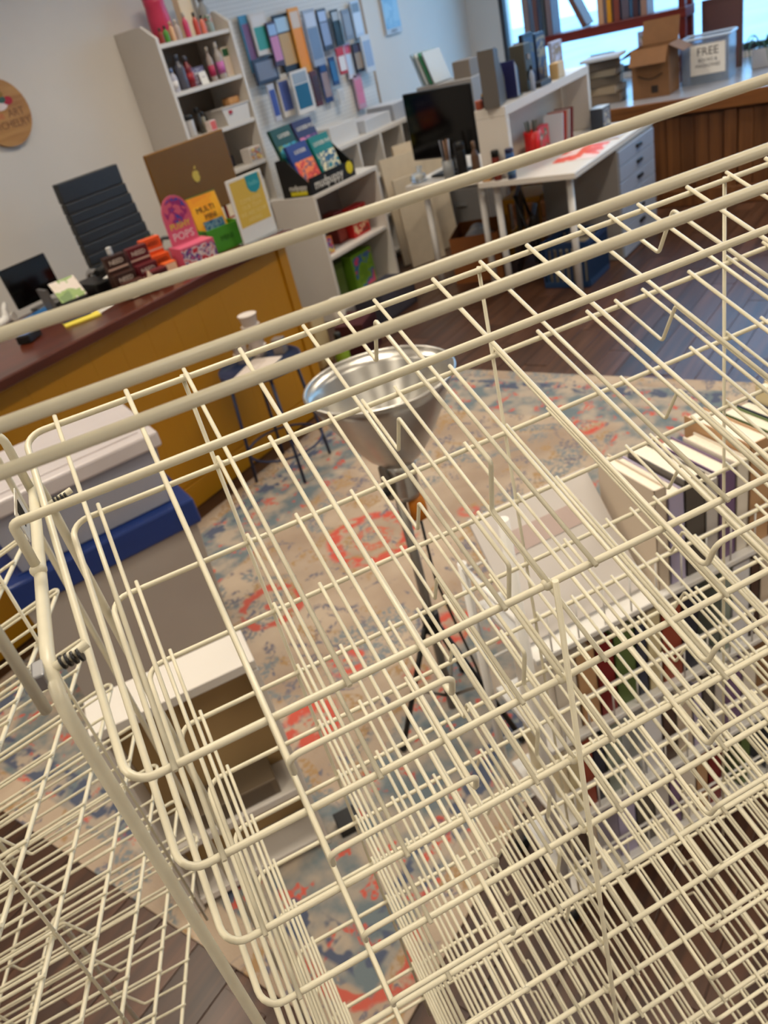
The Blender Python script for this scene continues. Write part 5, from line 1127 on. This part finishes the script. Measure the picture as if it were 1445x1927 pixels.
# ------------------------------------------------------------------ white book cart
kx, ky = 0.43, 0.89
def K(x, y): v = rx @ Vector((kx + x, ky + y, 0)); return v
o_ = K(0, 0)
ca = thing('book_cart', 'white metal book cart with four wire fronted shelves full of books', 'book cart', (o_.x, o_.y, 0.0006), RA)
CWd, CDp = 1.05, 0.20
for x in (0, CWd):
    for y in (0, CDp):
        MB().tube([(x, y, 0.03), (x, y, 1.06 if y == 0 else 0.86)], 0.009, 10).build('post', M_WMETAL, ca)
        MB().sphere((x, y, 0.0205), 0.02).build('caster', M_BLACK, ca)
    MB().tube([(x, 0, 0.85), (x, CDp, 0.85)], 0.006, 8).build('end_rail', M_WMETAL, ca)
SZ = [0.76, 0.53, 0.30, 0.08]
wire = MB().tube([(0, 0, 0), (0, 0, 0.085)], 0.0018, 5).mesh('wire', M_WMETAL)
for z in SZ:
    s_ = MB().box((CWd / 2, CDp / 2, z - 0.006), (CWd - 0.03, CDp, 0.012), 0.002).build('shelf', M_WMETAL, ca)
    for y in (0.004, CDp - 0.004): 
        MB().tube([(0, y, z + 0.085), (CWd, y, z + 0.085)], 0.0032, 6).build('guard_rail', M_WMETAL, s_)
    for k in range(18): link('guard_wire', wire, s_, (0.05 + 0.055 * k, 0.004, z))
random.seed(21)
CV = [((206, 190, 170), 'cream'), ((176, 168, 196), 'lilac'), ((90, 84, 78), 'charcoal'), ((196, 190, 184), 'pale grey'), ((120, 96, 130), 'violet'), ((228, 220, 206), 'ivory'), ((190, 150, 110), 'tan'), ((120, 30, 30), 'dark red'), ((90, 110, 60), 'olive'), ((60, 64, 80), 'slate'), ((214, 200, 160), 'straw'), ((150, 70, 50), 'rust'), ((40, 44, 60), 'ink blue'), ((140, 150, 140), 'sage'), ((226, 226, 230), 'white'), ((80, 60, 50), 'brown')]
for si, z in enumerate(SZ):
    x = 0.285 if si == 0 else 0.05; k = si * 5; seen = {}
    while x < 0.98:
        th_ = random.uniform(0.02, 0.046); ht = random.uniform(0.17, 0.205) if si else random.uniform(0.18, 0.225); dp = random.uniform(0.13, 0.165)
        if si and random.random() < 0.12: x += 0.05
        c, nm = CV[k % len(CV)]; seen[nm] = seen.get(nm, 0) + 1; nm = ('tall ' if seen[nm] == 1 else 'short ' if seen[nm] == 2 else 'slim ') + nm; ht = ht if nm[0] == 't' else ht - 0.045; q = K(x + th_ / 2, 0.016 + dp / 2)
        book(nm + ' book standing on the ' + ['top', 'second', 'third', 'bottom'][si] + ' shelf of the white cart', (q.x, q.y, z + 0.0012), (th_, dp, ht), RA, c, 'books on the white cart', 0.0)
        x += th_ + 0.003; k += 1
q = K(0.15, 0.035)
t = thing('printed_sheet', 'large pale grey printed sheet leaning at the cart end', 'paper', (q.x, q.y, 0.0078 + 0.76), RA)
t.rotation_euler = (-0.72, 0, RA)
MB().box((0, 0.004, 0.12), (0.25, 0.008, 0.24), 0.002).build('pack', col((206, 200, 196), 0.7), t); MB().box((0.0, -0.0008, 0.17), (0.17, 0.0014, 0.04)).build('print', col((190, 170, 164), 0.7), t)
